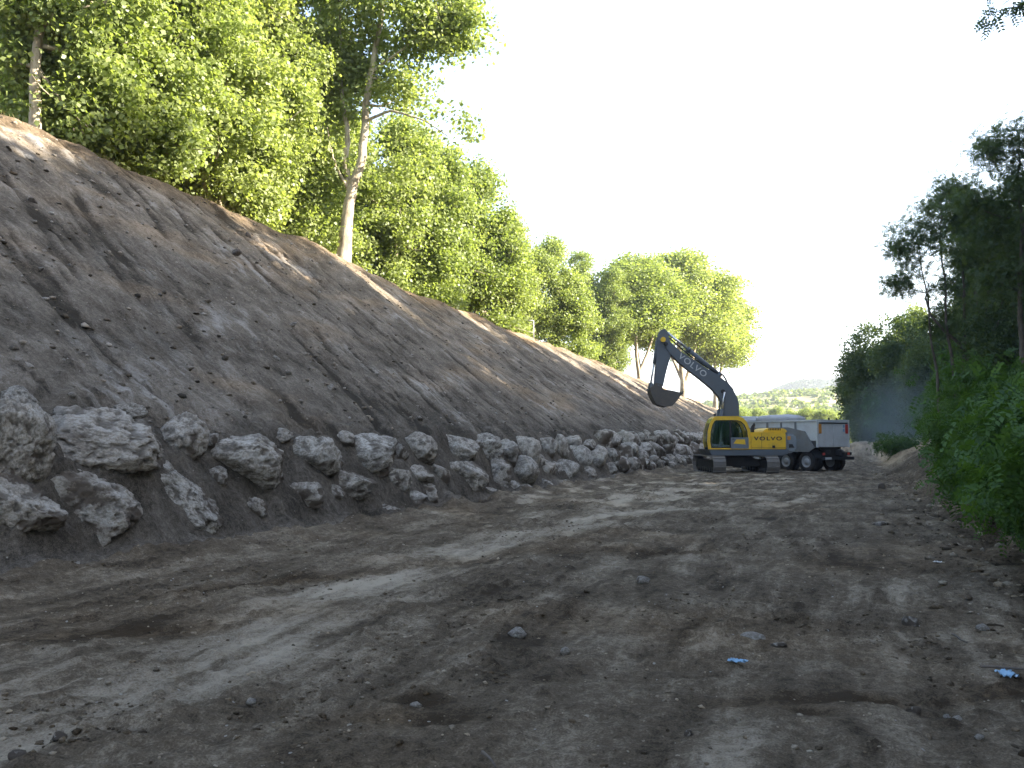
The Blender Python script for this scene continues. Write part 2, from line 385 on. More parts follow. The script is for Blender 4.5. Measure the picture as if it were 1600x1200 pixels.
    hue = hue+road*0.35*sst(0.0, 0.8, fbm(x*0.35, y*0.3, 20.0, 3))
    # wall: lumpy fill between the rocks
    inwall = sst(-8.3, -9.2, x)*sst(-11.2, -10.2, x)
    h = h+inwall*(0.22*fbm(x*1.1, y*0.8, 3.0, 4, 0.55)+0.06*n2+0.10*np.maximum(fbm(x*3.2, y*2.8, 51.0, 3, 0.6)-0.1, 0))
    tone = tone-0.10*inwall; hue = hue-0.05*inwall
    # slope: scrape marks down the fall line, layers, chalky patches, clods
    yw = y+(0.10+0.25*pn(y*0.07, 3.9))*x+0.35*pn(x*0.4, y*0.3, 1.7)
    strata = fbm(x*0.42+0.25*pn(y*0.15, 2.1), y*0.07, 9.0, 4, 0.6)
    blot = fbm(x*0.6, y*0.45, 18.0, 5, 0.6); n4 = fbm(x*2.1, y*2.0, 4.0, 4, 0.65)
    crk = sst(0.28, 0.62, fbm(x*0.42, yw*2.6, 5.0, 3, 0.6))*sst(-0.15, 0.4, pn(x*0.3, y*0.22, 15.0))
    crk = np.maximum(crk, 0.8*sst(0.42, 0.7, fbm(x*0.25, yw*1.3, 25.0, 4, 0.6)))
    chalk = sst(0.05, 0.6, fbm(x*0.45, y*0.22, 31.0, 3))*sst(-0.05, 0.45, fbm(x*1.3, yw*3.0, 33.0, 4, 0.65))
    cl2 = np.maximum(fbm(x*3.4, y*3.0, 37.0, 3, 0.6)-0.18, 0)*(0.25+sst(0.0, 0.6, fbm(x*0.4, y*0.3, 39.0, 2)))
    h = h+onface*(0.05*blot+0.035*n4+0.035*strata-0.09*crk+0.13*cl2+0.02*chalk)
    tone = tone+onface*(0.02+0.15*strata+0.13*blot+0.10*n4-0.34*crk+0.26*chalk-0.22*cl2)
    hue = hue+onface*(0.70*sst(0.84, 1.0, s)+0.60*sst(0.05, 0.7, strata)-0.4*chalk)
    # bank on the right: bare, reddish further on
    ib = sst(1.2, 2.2, x); h = h+ib*(0.10*n1+0.06*n2)
    pink = ib*sst(48, 60, y); tone = tone-ib*0.08+pink*0.40; hue = hue+pink*0.6+ib*0.2
    heap = np.exp(-(((x-0.9)/3.0)**2+((y-77)/5.0)**2)); tone = tone+0.35*heap; hue = hue+0.4*heap
    return h, np.clip(tone, 0, 1), np.clip(hue, 0, 1)
def ground_z(x, y): return float(terrain(np.array([x]), np.array([y]))[0][0])

xs = np.concatenate([np.arange(-110, -24, 2.2), np.arange(-24, -21, 0.3), np.arange(-21, -10.7, 0.075), np.arange(-10.7, -8.7, 0.04),
                     np.arange(-8.7, 1.5, 0.046), np.arange(1.5, 7, 0.11), np.arange(7, 14, 0.5), np.arange(14, 90, 2.5)])
ys = [-30.0]
while ys[-1] < 290:
    y = ys[-1]; ys.append(y+(1.0 if y < 1 else max(0.034, 0.0052*y)) if y < 140 else y+2.0)
ys = np.array(ys)
GX, GY = np.meshgrid(xs, ys)
H, TONE, HUE = terrain(GX.ravel(), GY.ravel())
H = H.reshape(GX.shape); TONE = TONE.reshape(GX.shape); HUE = HUE.reshape(GX.shape)
def sheet(name, c0, c1, mat):
    X = GX[:, c0:c1+1]; n, k = X.shape
    v = np.stack([X, GY[:, c0:c1+1], H[:, c0:c1+1]], -1).reshape(-1, 3)
    i = (np.arange(n-1)[:, None]*k+np.arange(k-1)[None]).ravel()
    f = np.stack([i, i+1, i+k+1, i+k], 1)
    o = link(name, np_mesh(name, v, f, {"tone": TONE[:, c0:c1+1].ravel(), "hue": HUE[:, c0:c1+1].ravel()}, True), mat)
    tag(o, kind="structure"); return o
ca = int(np.searchsorted(xs, -8.9)); cb = int(np.searchsorted(xs, 1.75))
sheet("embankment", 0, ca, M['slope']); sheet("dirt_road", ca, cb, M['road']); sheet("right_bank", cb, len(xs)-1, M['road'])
m, n, b, out = mat_new("plain_ground"); P = N(n, "ShaderNodeTexCoord").outputs["Object"]
n.links.new(ramp(n, noise_node(n, P, 0.02, 8, 0.65).outputs[0], [(0.35, (0.07, 0.10, 0.03)), (0.6, (0.20, 0.19, 0.09))]).outputs[0], b.inputs["Base Color"]); b.inputs["Roughness"].default_value = 1
g = np.linspace(-4500, 4500, 41); gx, gy = np.meshgrid(g, g); k = 41
i = (np.arange(k-1)[:, None]*k+np.arange(k-1)[None]).ravel()
tag(link("ground", np_mesh("ground", np.stack([gx.ravel(), gy.ravel(), np.full(k*k, -1.2)], 1), np.stack([i, i+1, i+k+1, i+k], 1)), m), kind="structure")

# ------------------------------------------------------------------ far hills
def hill(name, prof, r0, r1, r2, mat, seed, terr):
    pxs = np.linspace(prof[0][0], prof[-1][0], 260); rs = np.linspace(r0, r2, 110)
    A, Rr = np.meshgrid(pxs, rs)
    u = (A-800)/F; X = (FW[0]+u*RT[0])*Rr; Y = (FW[1]+u*RT[1])*Rr
    top = np.interp(A, [p[0] for p in prof], [(HORIZON-p[1])/F*r1+EYE for p in prof])
    prf = sst(r0, r1, Rr)**0.8*np.where(Rr > r1, 1-0.5*sst(r1, r2, Rr), 1)
    Z = top*prf+top*0.05*fbm(X*0.008, Y*0.008, seed, 4)*prf
    if terr:
        q = Z/terr; Z = terr*(np.floor(q)+sst(0.55, 1.0, q-np.floor(q)))*0.65+Z*0.35
    Z = Z-2
    n_, k_ = X.shape; i = (np.arange(n_-1)[:, None]*k_+np.arange(k_-1)[None]).ravel()
    o = link(name, np_mesh(name, np.stack([X, Y, Z], -1).reshape(-1, 3), np.stack([i, i+1, i+k_+1, i+k_], 1), None, True), mat)
    tag(o, kind="structure"); return X, Y, Z
def hill_mat(name, cols, sc):
    m, n, b, out = mat_new(name); P = N(n, "ShaderNodeTexCoord").outputs["Object"]
    n.links.new(ramp(n, noise_node(n, P, sc, 8, 0.7).outputs[0], cols).outputs[0], b.inputs["Base Color"]); b.inputs["Roughness"].default_value = 1; b.inputs["Specular IOR Level"].default_value = 0; return m
HA = hill("terraced_hill", [(900, 660), (1000, 640), (1100, 628), (1160, 619), (1190, 615), (1215, 612), (1250, 610), (1330, 607), (1420, 610), (1520, 625), (1620, 660)], 330, 760, 1100,
     hill_mat("terrace_soil", [(0.3, (0.16, 0.17, 0.07)), (0.5, (0.32, 0.29, 0.15)), (0.7, (0.46, 0.40, 0.26))], 0.03), 3.0, 3.2)
HB = hill("wooded_hill", [(900, 660), (1080, 640), (1150, 628), (1200, 612), (1225, 602), (1245, 595), (1265, 592), (1290, 593), (1330, 597), (1400, 590), (1480, 600), (1620, 650)], 1000, 1400, 2000,
     hill_mat("hill_scrub", [(0.3, (0.02, 0.035, 0.03)), (0.55, (0.045, 0.06, 0.05)), (0.75, (0.12, 0.115, 0.09))], 0.012), 5.0, 0)
M['leaf_ridge'] = leaf_mat('ridge_leaves', (0.022, 0.040, 0.020), (0.06, 0.08, 0.035), 0.3)
def scrub(name, hl, n_, smin, smax, seed, smat):
    rg = np.random.RandomState(seed); X, Y, Z = hl
    r = rg.randint(2, X.shape[0]*2//3+6, n_*3); c = rg.randint(0, X.shape[1], n_*3)
    keep = (fbm(X[r, c]*0.02, Y[r, c]*0.02, 1.0, 3)+rg.normal(size=len(r))*0.4) > 0.0
    r, c = r[keep][:n_], c[keep][:n_]; k = len(r)
    P = np.stack([X[r, c]+rg.normal(size=k)*2, Y[r, c]+rg.normal(size=k)*2, Z[r, c]], 1)
    s = rg.uniform(smin, smax, k)
    m_ = 14                                                       # ragged clump of tilted leaf patches
    q = rg.normal(size=(k, m_, 3)); q /= np.linalg.norm(q, axis=2)[..., None]; q[..., 2] = np.abs(q[..., 2])
    C = P[:, None]+q*s[:, None, None]*rg.uniform(0.3, 1, (k, m_, 1))
    a = rg.normal(size=(k, m_, 3)); b_ = np.cross(a, q); a /= np.linalg.norm(a, axis=2)[..., None]; b_ /= np.linalg.norm(b_, axis=2)[..., None]
    e = s[:, None, None]*0.42
    V = np.stack([C-a*e, C-b_*e, C+a*e, C+b_*e], 2).reshape(-1, 3)
    t = np.repeat(rg.uniform(0, 1, k*m_), 4)
    o = link(name, np_mesh(name, V, np.arange(len(V)).reshape(-1, 4), {"tint": t}), M['leaf_far'])
    o.data.materials.clear(); o.data.materials.append(smat)
    tag(o, "scrub and small trees dotted over the far hillside", "scrub", kind="stuff")
scrub("hillside_scrub", HA, 3000, 1.0, 3.6, 3, M['leaf_far'])
scrub("hilltop_scrub", HB, 4500, 2, 6, 4, M['leaf_ridge'])

# ------------------------------------------------------------------ boulders
def ico(sub):
    bm = bmesh.new(); bmesh.ops.create_icosphere(bm, subdivisions=sub, radius=1.0)
    v = np.array([x.co[:] for x in bm.verts]); f = np.array([[q.index for q in p.verts] for p in bm.faces]); bm.free(); return v, f
ICO = {s: ico(s) for s in (2, 3, 4, 5, 6)}
def boulder_mesh(seed, sub, pits=1.0, mud=0.0, ang=9, muddir=(0, 0, -1), asp=(1, 1, 1)):
    rg = np.random.RandomState(seed); v, f = ICO[sub]
    r = np.full(len(v), 1.0)
    for _ in range(ang):
        nrm = rg.normal(size=3); nrm /= np.linalg.norm(nrm); d = rg.uniform(0.56, 0.88)
        c = v@nrm; r = np.minimum(r, np.where(c > 0.05, d/np.maximum(c, 0.05), 9))
    o = rg.uniform(-50, 50, 3)
    p0_ = v*r[:, None]; p = p0_*np.array(asp)
    n1 = fbm(p[:, 0]*1.5+o[0], p[:, 1]*1.5+o[1], p[:, 2]*1.5+o[2], 3)
    rid = 1-np.abs(fbm(p[:, 0]*2.6+o[1], p[:, 1]*2.6+o[2], p[:, 2]*2.6+o[0], 3))*2
    fn = fbm(p[:, 0]*7+o[2], p[:, 1]*7+o[0], p[:, 2]*7+o[1], 3, 0.6)
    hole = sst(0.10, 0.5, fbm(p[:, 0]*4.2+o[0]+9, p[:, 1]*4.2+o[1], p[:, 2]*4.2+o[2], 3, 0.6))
    r2 = 1+0.065*n1+0.03*rid+0.035*fn-0.065*pits*hole
    p = p0_*r2[:, None]
    p /= np.abs(p).max(0)
    md = np.array(muddir, float); md /= np.linalg.norm(md)
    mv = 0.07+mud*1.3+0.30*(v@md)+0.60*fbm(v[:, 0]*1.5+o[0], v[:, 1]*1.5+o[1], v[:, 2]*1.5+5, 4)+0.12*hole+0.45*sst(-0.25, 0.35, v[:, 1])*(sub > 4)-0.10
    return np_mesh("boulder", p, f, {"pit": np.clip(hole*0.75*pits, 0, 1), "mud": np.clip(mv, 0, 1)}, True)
def wall_hit(px, py):           # ray against the leaning wall face
    d = ray(px); k = (HORIZON-py)/F
    t = (-9.25-0.58*(EYE-0.22))/(d[0]+0.58*k)
    return np.array((d[0]*t, d[1]*t, EYE+k*t)), t
rg0_ = lambda i: (i*37) % 50-25
FILL = [(590, 738, 40, 30), (545, 690, 40, 28), (640, 778, 60, 36), (684, 744, 44, 46), (668, 770, 44, 34), (750, 752, 34, 30), (760, 775, 44, 24), (798, 765, 36, 24), (838, 722, 30, 26), (868, 735, 28, 24), (850, 758, 34, 20), (880, 760, 30, 18), (735, 712, 30, 28), (625, 712, 34, 34), (950, 738, 30, 28), (955, 716, 30, 28), (920, 696, 28, 22), (945, 696, 28, 22), (520, 770, 40, 30), (430, 740, 40, 30), (340, 745, 40, 34), (256, 735, 34, 30), (245, 700, 30, 24), (330, 690, 30, 24)]
ROCKS = [ # px, py, w, h, sink, tilt, mud, label
 (18, 705, 116, 150, .25, 0, .10, "tall pitted grey boulder cut by the left edge, upper row of the rock wall"),
 (33, 626, 46, 40, .3, 0, .05, "small pale round knob of rock sitting on the tall boulder at the left edge"),
 (150, 694, 178, 100, .22, -6, .12, "largest pale boulder of the wall, broad and rounded, upper row near the left edge"),
 (282, 686, 80, 72, .3, 0, .15, "medium grey boulder in the upper row, between the broadest pale boulder and the wedge-topped one"),
 (381, 719, 134, 94, .2, 4, .08, "pitted white boulder with a pointed top, wide and overhanging a dark hollow, upper row"),
 (488, 713, 90, 68, .28, 0, .12, "rounded pale boulder in the upper row right of the pointed white boulder"),
 (282, 781, 140, 66, .25, -32, .12, "long pale lower-row boulder tilted down to the right below the medium grey one"),
 (24, 806, 140, 112, .35, 0, .30, "dark rounded boulder low at the left edge under the tall pitted one"),
 (140, 806, 165, 120, .55, -10, .50, "broad half-buried boulder smeared with mud, below the largest pale boulder"),
 (190, 836, 56, 46, .45, 0, .3, "small pitted stone at the lower right corner of the mud-smeared boulder"),
 (395, 796, 50, 34, .5, 0, .35, "little pale rock tip showing through the mud below the pointed white boulder"),
 (477, 783, 78, 50, .5, 8, .42, "half-buried mottled boulder in the lower row under the rounded pale boulder"),
 (441, 682, 38, 22, .35, 20, .05, "small flat slab perched above the gap between two upper-row boulders"),
 (205, 645, 46, 26, .45, 0, .15, "small yellowish stone in the soil just above the largest pale boulder"),
 (60, 893, 150, 44, .65, 0, .45, "low buried rock at the foot of the wall in the left corner"),
 (575, 713, 78, 54, .3, 0, .22, "brownish grey boulder in the upper row with soil sliding over its top"),
 (652, 704, 56, 44, .3, 0, .15, "dark grey boulder in the upper row left of the pale wedge"),
 (711, 699, 64, 44, .22, -8, .02, "pale wedge-shaped boulder with flat top in the middle of the upper row"),
 (761, 707, 46, 46, .3, 0, .2, "dull brown boulder right of the pale wedge in the upper row"),
 (793, 708, 32, 40, .3, 0, .25, "narrow dark boulder squeezed between two larger ones in the upper row"),
 (824, 708, 44, 54, .22, -25, .04, "pale slanting boulder that leans to the right in the upper row"),
 (855, 703, 30, 32, .3, 0, .3, "small muddy boulder right of the slanting pale one"),
 (874, 705, 26, 40, .25, 0, .08, "upright narrow light boulder in the upper row"),
 (893, 695, 34, 24, .3, 0, .02, "small white block topping the wall beside the upright narrow boulder"),
 (552, 763, 84, 50, .4, 0, .35, "mottled boulder of the lower row under the brownish grey one"),
 (614, 751, 54, 42, .38, 0, .25, "left one of two joined grey boulders in the lower row"),
 (653, 746, 48, 40, .38, 0, .25, "right one of two joined grey boulders in the lower row"),
 (722, 746, 74, 58, .3, 0, .12, "large whitish boulder streaked with soil in the lower row under the pale wedge"),
 (780, 746, 48, 44, .38, 0, .3, "muddy brown boulder right of the large whitish one in the lower row"),
 (817, 739, 42, 44, .3, -20, .12, "grey boulder leaning right in the lower row below the slanting pale one"),
 (853, 738, 36, 34, .4, 0, .35, "soil-coloured boulder in the lower row left of the rounded light one"),
 (882, 740, 42, 42, .3, 0, .12, "rounded light boulder in the lower row beneath the upright narrow one"),
 (903, 719, 40, 36, .28, 0, .15, "grey rounded boulder in the middle of the wall below the small white block"),
 (934, 718, 34, 36, .28, 0, .15, "grey egg-shaped boulder next to the rounded one in the wall"),
 (602, 804, 52, 26, .5, 0, .45, "small dark stone lying in the loose soil at the foot of the wall"),
 (692, 786, 56, 30, .55, 0, .5, "buried pale rock edge below the large whitish boulder"),
 (820, 770, 36, 22, .5, 0, .45, "small buried stone at the wall foot under the leaning grey boulder"),
 (915, 744, 32, 26, .4, 0, .3, "small dull boulder in the bottom row right of the rounded light one"),
]
for i, (px, py, ww, hh, sink, tilt, mud, lab) in enumerate(ROCKS):
    P, t = wall_hit(px, py)
    gr = 1.22 if i < 15 else 1.36; sx, sz = ww*t/F/2*gr, hh*t/F/2*gr; sy = 0.75*min(sx, sz)+0.2*max(sx, sz)
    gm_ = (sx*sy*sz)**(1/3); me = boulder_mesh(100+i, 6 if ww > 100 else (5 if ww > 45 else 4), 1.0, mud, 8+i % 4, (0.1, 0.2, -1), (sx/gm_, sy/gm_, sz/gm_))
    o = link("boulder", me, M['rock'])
    d = ray(px); dn = d/np.linalg.norm(d)
    n2 = np.array((0.9, -0.25)); n2 /= np.linalg.norm(n2)       # out of the wall
    o.location = (P[0]-n2[0]*sy*(2*sink-0.30)*0.6, P[1]-n2[1]*sy*(2*sink-0.30)*0.6, P[2])
    o.rotation_euler = (0, R(-tilt), math.atan2(-dn[0], dn[1])+0.0)
    o.scale = (sx, sy, sz)
    tag(o, lab, "boulder", "boulders of the rock wall")
for i, (px, py, ww, hh) in enumerate(FILL):
    P, t = wall_hit(px, py); sx, sz = ww*t/F/2*1.2, hh*t/F/2*1.2; sy = 0.8*sx
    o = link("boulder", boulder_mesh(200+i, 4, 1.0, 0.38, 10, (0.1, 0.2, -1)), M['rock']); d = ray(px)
    o.location = (P[0]-0.25*sy, P[1], P[2]); o.scale = (sx, sy, sz); o.rotation_euler = (0, R(rg0_(i)), math.atan2(-d[0], d[1]))
    tag(o, "soil-smeared smaller stone wedged between the larger boulders of the rock wall", "boulder", "boulders of the rock wall")
rnd = random.Random(5)
protos = [boulder_mesh(300+i, 4, 0.7, 0.20+0.03*i, 13) for i in range(12)]
def far_row(y0, y1, z, dx, size, label, mud):
    y = y0
    while y < y1:
        s = size*rnd.uniform(0.62, 1.4)
        y += s*0.9
        o = link("boulder", rnd.choice(protos), M['rock'])
        zz = z+rnd.uniform(-0.10, 0.10)
        o.location = (-9.25-0.58*(zz-0.22)+dx+rnd.uniform(-0.08, 0.08), y, zz)
        o.scale = (s*0.5, s*0.56, s*0.5*rnd.uniform(0.75, 1.0)); o.rotation_euler = (rnd.uniform(-.5, .5), rnd.uniform(-.5, .5), rnd.uniform(0, 6.28))
        tag(o, label, "boulder", "boulders of the rock wall")
        y += s*0.05
far_row(36.2, 76, 1.62, -0.05, 0.95, "grey boulder in the top row of the far wall stretch left of the excavator", 0)
far_row(38.2, 76, 0.98, -0.02, 0.95, "grey boulder in the middle row of the far wall stretch left of the excavator", 0)
far_row(36.5, 76, 0.40, 0.02, 0.80, "boulder in the bottom row of the far wall stretch left of the excavator", 0)

# ------------------------------------------------------------------ trees
def tubes(paths, seg=7):
    V, Fq, base = [], [], 0
    for pts, rad in paths:
        pts = np.asarray(pts, float); k = len(pts)
        tg = np.gradient(pts, axis=0); tg /= np.linalg.norm(tg, axis=1)[:, None]+1e-9
        ref = np.array((0.31, 0.17, 0.0)) if abs(tg[0][2]) > 0.7 else np.array((0, 0, 1.0))
        a = np.cross(tg, ref); a /= np.linalg.norm(a, axis=1)[:, None]+1e-9; b_ = np.cross(tg, a)
        th = np.linspace(0, 2*math.pi, seg, endpoint=False)
        ring = pts[:, None]+np.asarray(rad)[:, None, None]*(a[:, None]*np.cos(th)[None, :, None]+b_[:, None]*np.sin(th)[None, :, None])
        V.append(ring.reshape(-1, 3))
        i = (np.arange(k-1)[:, None]*seg+np.arange(seg)[None]); j = (np.arange(k-1)[:, None]*seg+(np.arange(seg)+1)[None] % seg)
        Fq.append(np.stack([i, j, j+seg, i+seg], -1).reshape(-1, 4)+base); base += k*seg
    return np.concatenate(V), np.concatenate(Fq)
def curve(p0, p1, sag, rg, k=9, wob=0.12):
    p0, p1 = np.asarray(p0, float), np.asarray(p1, float); t = np.linspace(0, 1, k)[:, None]
    L = np.linalg.norm(p1-p0); w_ = rg.normal(size=3)*wob*L*0.5
    return p0+(p1-p0)*t+np.array((0, 0, sag*L))*np.sin(t*math.pi)+w_*np.sin(t*math.pi)*t
def kites(P, D, Wd, ln, wd):
    ln = np.asarray(ln)[..., None]; wd = np.asarray(wd)[..., None]
    nrm = np.cross(D, Wd)
    mid = P+D*ln*0.45+nrm*ln*0.08
    return np.stack([P, mid+Wd*wd, P+D*ln, mid-Wd*wd], -2)
def unit(a): return a/(np.linalg.norm(a, axis=-1, keepdims=True)+1e-9)
def foliage(rg, C, n_per, spread, size, flat=0.65, pinnate=False, ctint=None, droop=0.3):
    k = len(C); tot = k*n_per
    ci = np.repeat(np.arange(k), n_per)
    off = rg.normal(size=(tot, 3))*spread; off[:, 2] *= flat
    P = C[ci]+off
    nrm = unit(rg.normal(size=(tot, 3))*0.7+unit(off)*0.5+np.array((0, 0, 0.6)))
    D = unit(np.cross(nrm, rg.normal(size=(tot, 3)))); D[:, 2] -= droop; D = unit(D); Wd = unit(np.cross(nrm, D))
    ct = rg.uniform(0, 1, k) if ctint is None else ctint
    t = np.clip(0.55*ct[ci]+0.45*rg.uniform(0, 1, tot), 0, 1)
    if not pinnate:
        ln = size*rg.uniform(0.65, 1.3, tot)
        V = kites(P, D, Wd, ln, ln*0.46); V = V.reshape(-1, 3); T = np.repeat(t, 4)
    else:
        L = size*rg.uniform(0.7, 1.25, tot); vs = []; ts = []
        np_ = 5
        for j in range(np_):
            f_ = (j+0.8)/np_
            B = P+D*(L*f_)[:, None]; B[:, 2] -= droop*L*f_*f_*0.5
            for sgn in (-1, 1):
                ld = unit(Wd*sgn+D*0.45+rg.normal(size=(tot, 3))*0.12)
                ll = L*0.36*(1-0.35*abs(f_-0.5))
                vs.append(kites(B, ld, unit(np.cross(nrm, ld)), ll, ll*0.27)); ts.append(t)
        V = np.concatenate([q.reshape(-1, 3) for q in vs]); T = np.concatenate([np.repeat(q, 4) for q in ts])
    return V, T
def sample_blobs(rg, blobs, n_, thr=-0.15, fr=0.55):
    vol = np.array([b[3]*b[4]*b[5] for b in blobs])**0.85; idx = rg.choice(len(blobs), n_*3, p=vol/vol.sum())
    B = np.array(blobs)[idx]; q = unit(rg.normal(size=(n_*3, 3)))*(rg.uniform(0.12, 1, n_*3)**0.45)[:, None]
    C = B[:, :3]+q*B[:, 3:]
    o = rg.uniform(-40, 40, 3)
    keep = fbm(C[:, 0]*fr+o[0], C[:, 1]*fr+o[1], C[:, 2]*fr+o[2], 2) > thr
    return C[keep][:n_]
def make_tree(name, seed, stems, blobs, n_cl, n_per, spread, size, leaf, bark, r0, pinnate=False, thr=0.04, n_limb=30, extra=None, flat=0.65, limb_r=0.26):
    """stems: list of polylines (first point at the ground); blobs: crown ellipsoids"""
    rg = np.random.RandomState(seed); C = sample_blobs(rg, blobs, n_cl, thr)
    paths = []; nodes = []
    for si, s_ in enumerate(stems):
        s_ = np.asarray(s_, float); k = 4*len(s_)
        tt = np.linspace(0, len(s_)-1, k)
        pts = np.stack([np.interp(tt, np.arange(len(s_)), s_[:, a]) for a in range(3)], 1)
        pts[1:-1] = 0.5*pts[1:-1]+0.25*(pts[:-2]+pts[2:])
        pts[1:, :2] += rg.normal(size=(k-1, 2))*0.03*np.linspace(0.3, 1, k-1)[:, None]
        q = np.linspace(0, 1, k); rad = r0[si]*(1-0.82*q)*(1+(0.35*np.exp(-q*14) if s_[0][2] <= 0.01 else 0))
        paths.append((pts, rad)); nodes += [(p, r_) for p, r_ in zip(pts[k//4:], rad[k//4:])]
    NP_ = np.array([p for p, _ in nodes]); NR = np.array([r_ for _, r_ in nodes])
    for c in C[rg.choice(len(C), min(n_limb, len(C)), replace=False)]:
        dz = c[2]-NP_[:, 2]; dd = np.linalg.norm(NP_-c, axis=1)+np.where(dz < 0.2*np.linalg.norm(NP_[:, :2]-c[:2], axis=1), 3.0, 0)
        j = int(np.argmin(dd)); pts = curve(NP_[j], c, -0.08, rg)
        rr = min(NR[j]*0.55, limb_r*0.4); paths.append((pts, np.linspace(rr, 0.012, len(pts))))
        for _ in range(2):
            e = c+rg.normal(size=3)*spread*1.6; s_ = pts[rg.randint(4, 7)]
            paths.append((curve(s_, e, -0.05, rg, 6), np.linspace(rr*0.4, 0.008, 6)))
    if extra is not None:
        for pts, r_a, r_b, leafpts in extra:
            paths.append((np.asarray(pts, float), np.linspace(r_a, r_b, len(pts))))
            if leafpts is not None: C = np.concatenate([C, np.asarray(leafpts, float)])
    tv, tf = tubes(paths)
    lv, lt = foliage(rg, C, n_per, spread, size, flat, pinnate)
    root = empty(name, (0, 0, 0))
    link("trunk", np_mesh("trunk", tv, tf, None, True), bark, root)
    link("crown", np_mesh("crown", lv, np.arange(len(lv)).reshape(-1, 4), {"tint": lt}), leaf, root)
    return root
def stem(rg, x, y, h, lean=(0, 0), k=5, wob=0.15):
    z = np.linspace(0, h, k); return [(x+lean[0]*q/h+rg.normal()*wob*(q > 0), y+lean[1]*q/h+rg.normal()*wob*(q > 0), q) for q in z]
rg0 = np.random.RandomState(11)
def crown_blobs(rg, H, z0, rx, n_, top=1.0):
    out = []
    for i in range(n_):
        f_ = (i+0.5)/n_; z = z0+(H-z0)*f_; rr = rx*(0.55+0.75*math.sin(math.pi*min(1, f_*0.85+0.12)))*0.62
        a = rg.uniform(0, 6.28)+i*2.4; d = rx*0.42*rg.uniform(0.4, 1.1)*(1-0.5*f_)
        out.append((d*math.cos(a), d*math.sin(a), z, rr, rr, (H-z0)/n_*1.25))
    return out
used = set()
def plant(proto, x, y, h, protoH, rz, label, cat, group=None, wscale=1.0, sink=0.15):
    o = proto if proto.name not in used else copy_tree(proto)
    if o is proto: used.add(proto.name)
    s = h/protoH
    o.location = (x, y, ground_z(x, y)-sink); o.rotation_euler = (0, 0, rz); o.scale = (s*wscale, s*wscale, s)
    tag(o, label, cat, group); return o
# plane trees (left)
plA = make_tree("plane_tree", 21, [stem(rg0, 0, 0, 12, (0.8, 0.3)), stem(rg0, 0.2, 0.1, 9.5, (-1.6, 0.9))], crown_blobs(rg0, 14.5, 1.6, 3.7, 9), 1150, 56, 0.36, 0.172, M['leaf_plane'], M['bark_plane'], [0.19, 0.13])
plB = make_tree("plane_tree", 22, [stem(rg0, 0, 0, 12.5, (-0.5, 0.6))], crown_blobs(rg0, 14.5, 2.4, 3.3, 8), 1080, 56, 0.36, 0.172, M['leaf_plane'], M['bark_plane'], [0.20])
plC = make_tree("plane_tree", 23, [stem(rg0, 0, 0, 8.2, (0.6, 0.4)), stem(rg0, 0.1, 0.2, 7.6, (-1.4, -0.8))], crown_blobs(rg0, 10.0, 0.5, 3.5, 7), 920, 54, 0.35, 0.172, M['leaf_plane'], M['bark_plane'], [0.16, 0.11])
plD = make_tree("plane_tree", 24, [[(0, 0, 0), (0.1, 0, 2.5), (0.9, 0.3, 6), (1.6, 0.5, 10), (1.7, 0.4, 14.5)], [(0.1, 0, 1.6), (-0.9, 0.4, 5), (-2.0, 0.3, 9), (-2.3, 0.2, 13)], [(0.1, 0.1, 2.4), (0.6, -1.2, 6.5), (0.4, -2.4, 12)]],
    [(1.6, 0, 13.5, 3.6, 3.6, 3.6), (-2.3, 0.3, 12.5, 3.6, 3.6, 3.8), (0, -2.2, 11.5, 3.4, 3.2, 3.4), (3.4, 0.5, 10.0, 2.9, 3.0, 2.7), (-4.0, -0.4, 9.4, 2.7, 2.8, 2.5), (0, 1.5, 9.5, 3.0, 3.0, 3.0), (0.2, 0, 15.5, 2.8, 2.8, 2.2), (2.3, -1.4, 7.6, 2.2, 2.2, 1.6), (-3.2, 1.8, 13.8, 2.0, 2.0, 1.4), (3.6, 1.6, 12.8, 2.2, 2.0, 1.5), (4.2, -1.0, 8.0, 1.6, 1.6, 1.1), (-4.6, 1.0, 7.6, 1.5, 1.5, 0.9)],
    1500, 46, 0.58, 0.25, M['leaf_plane'], M['bark_plane'], [0.30, 0.22, 0.2])
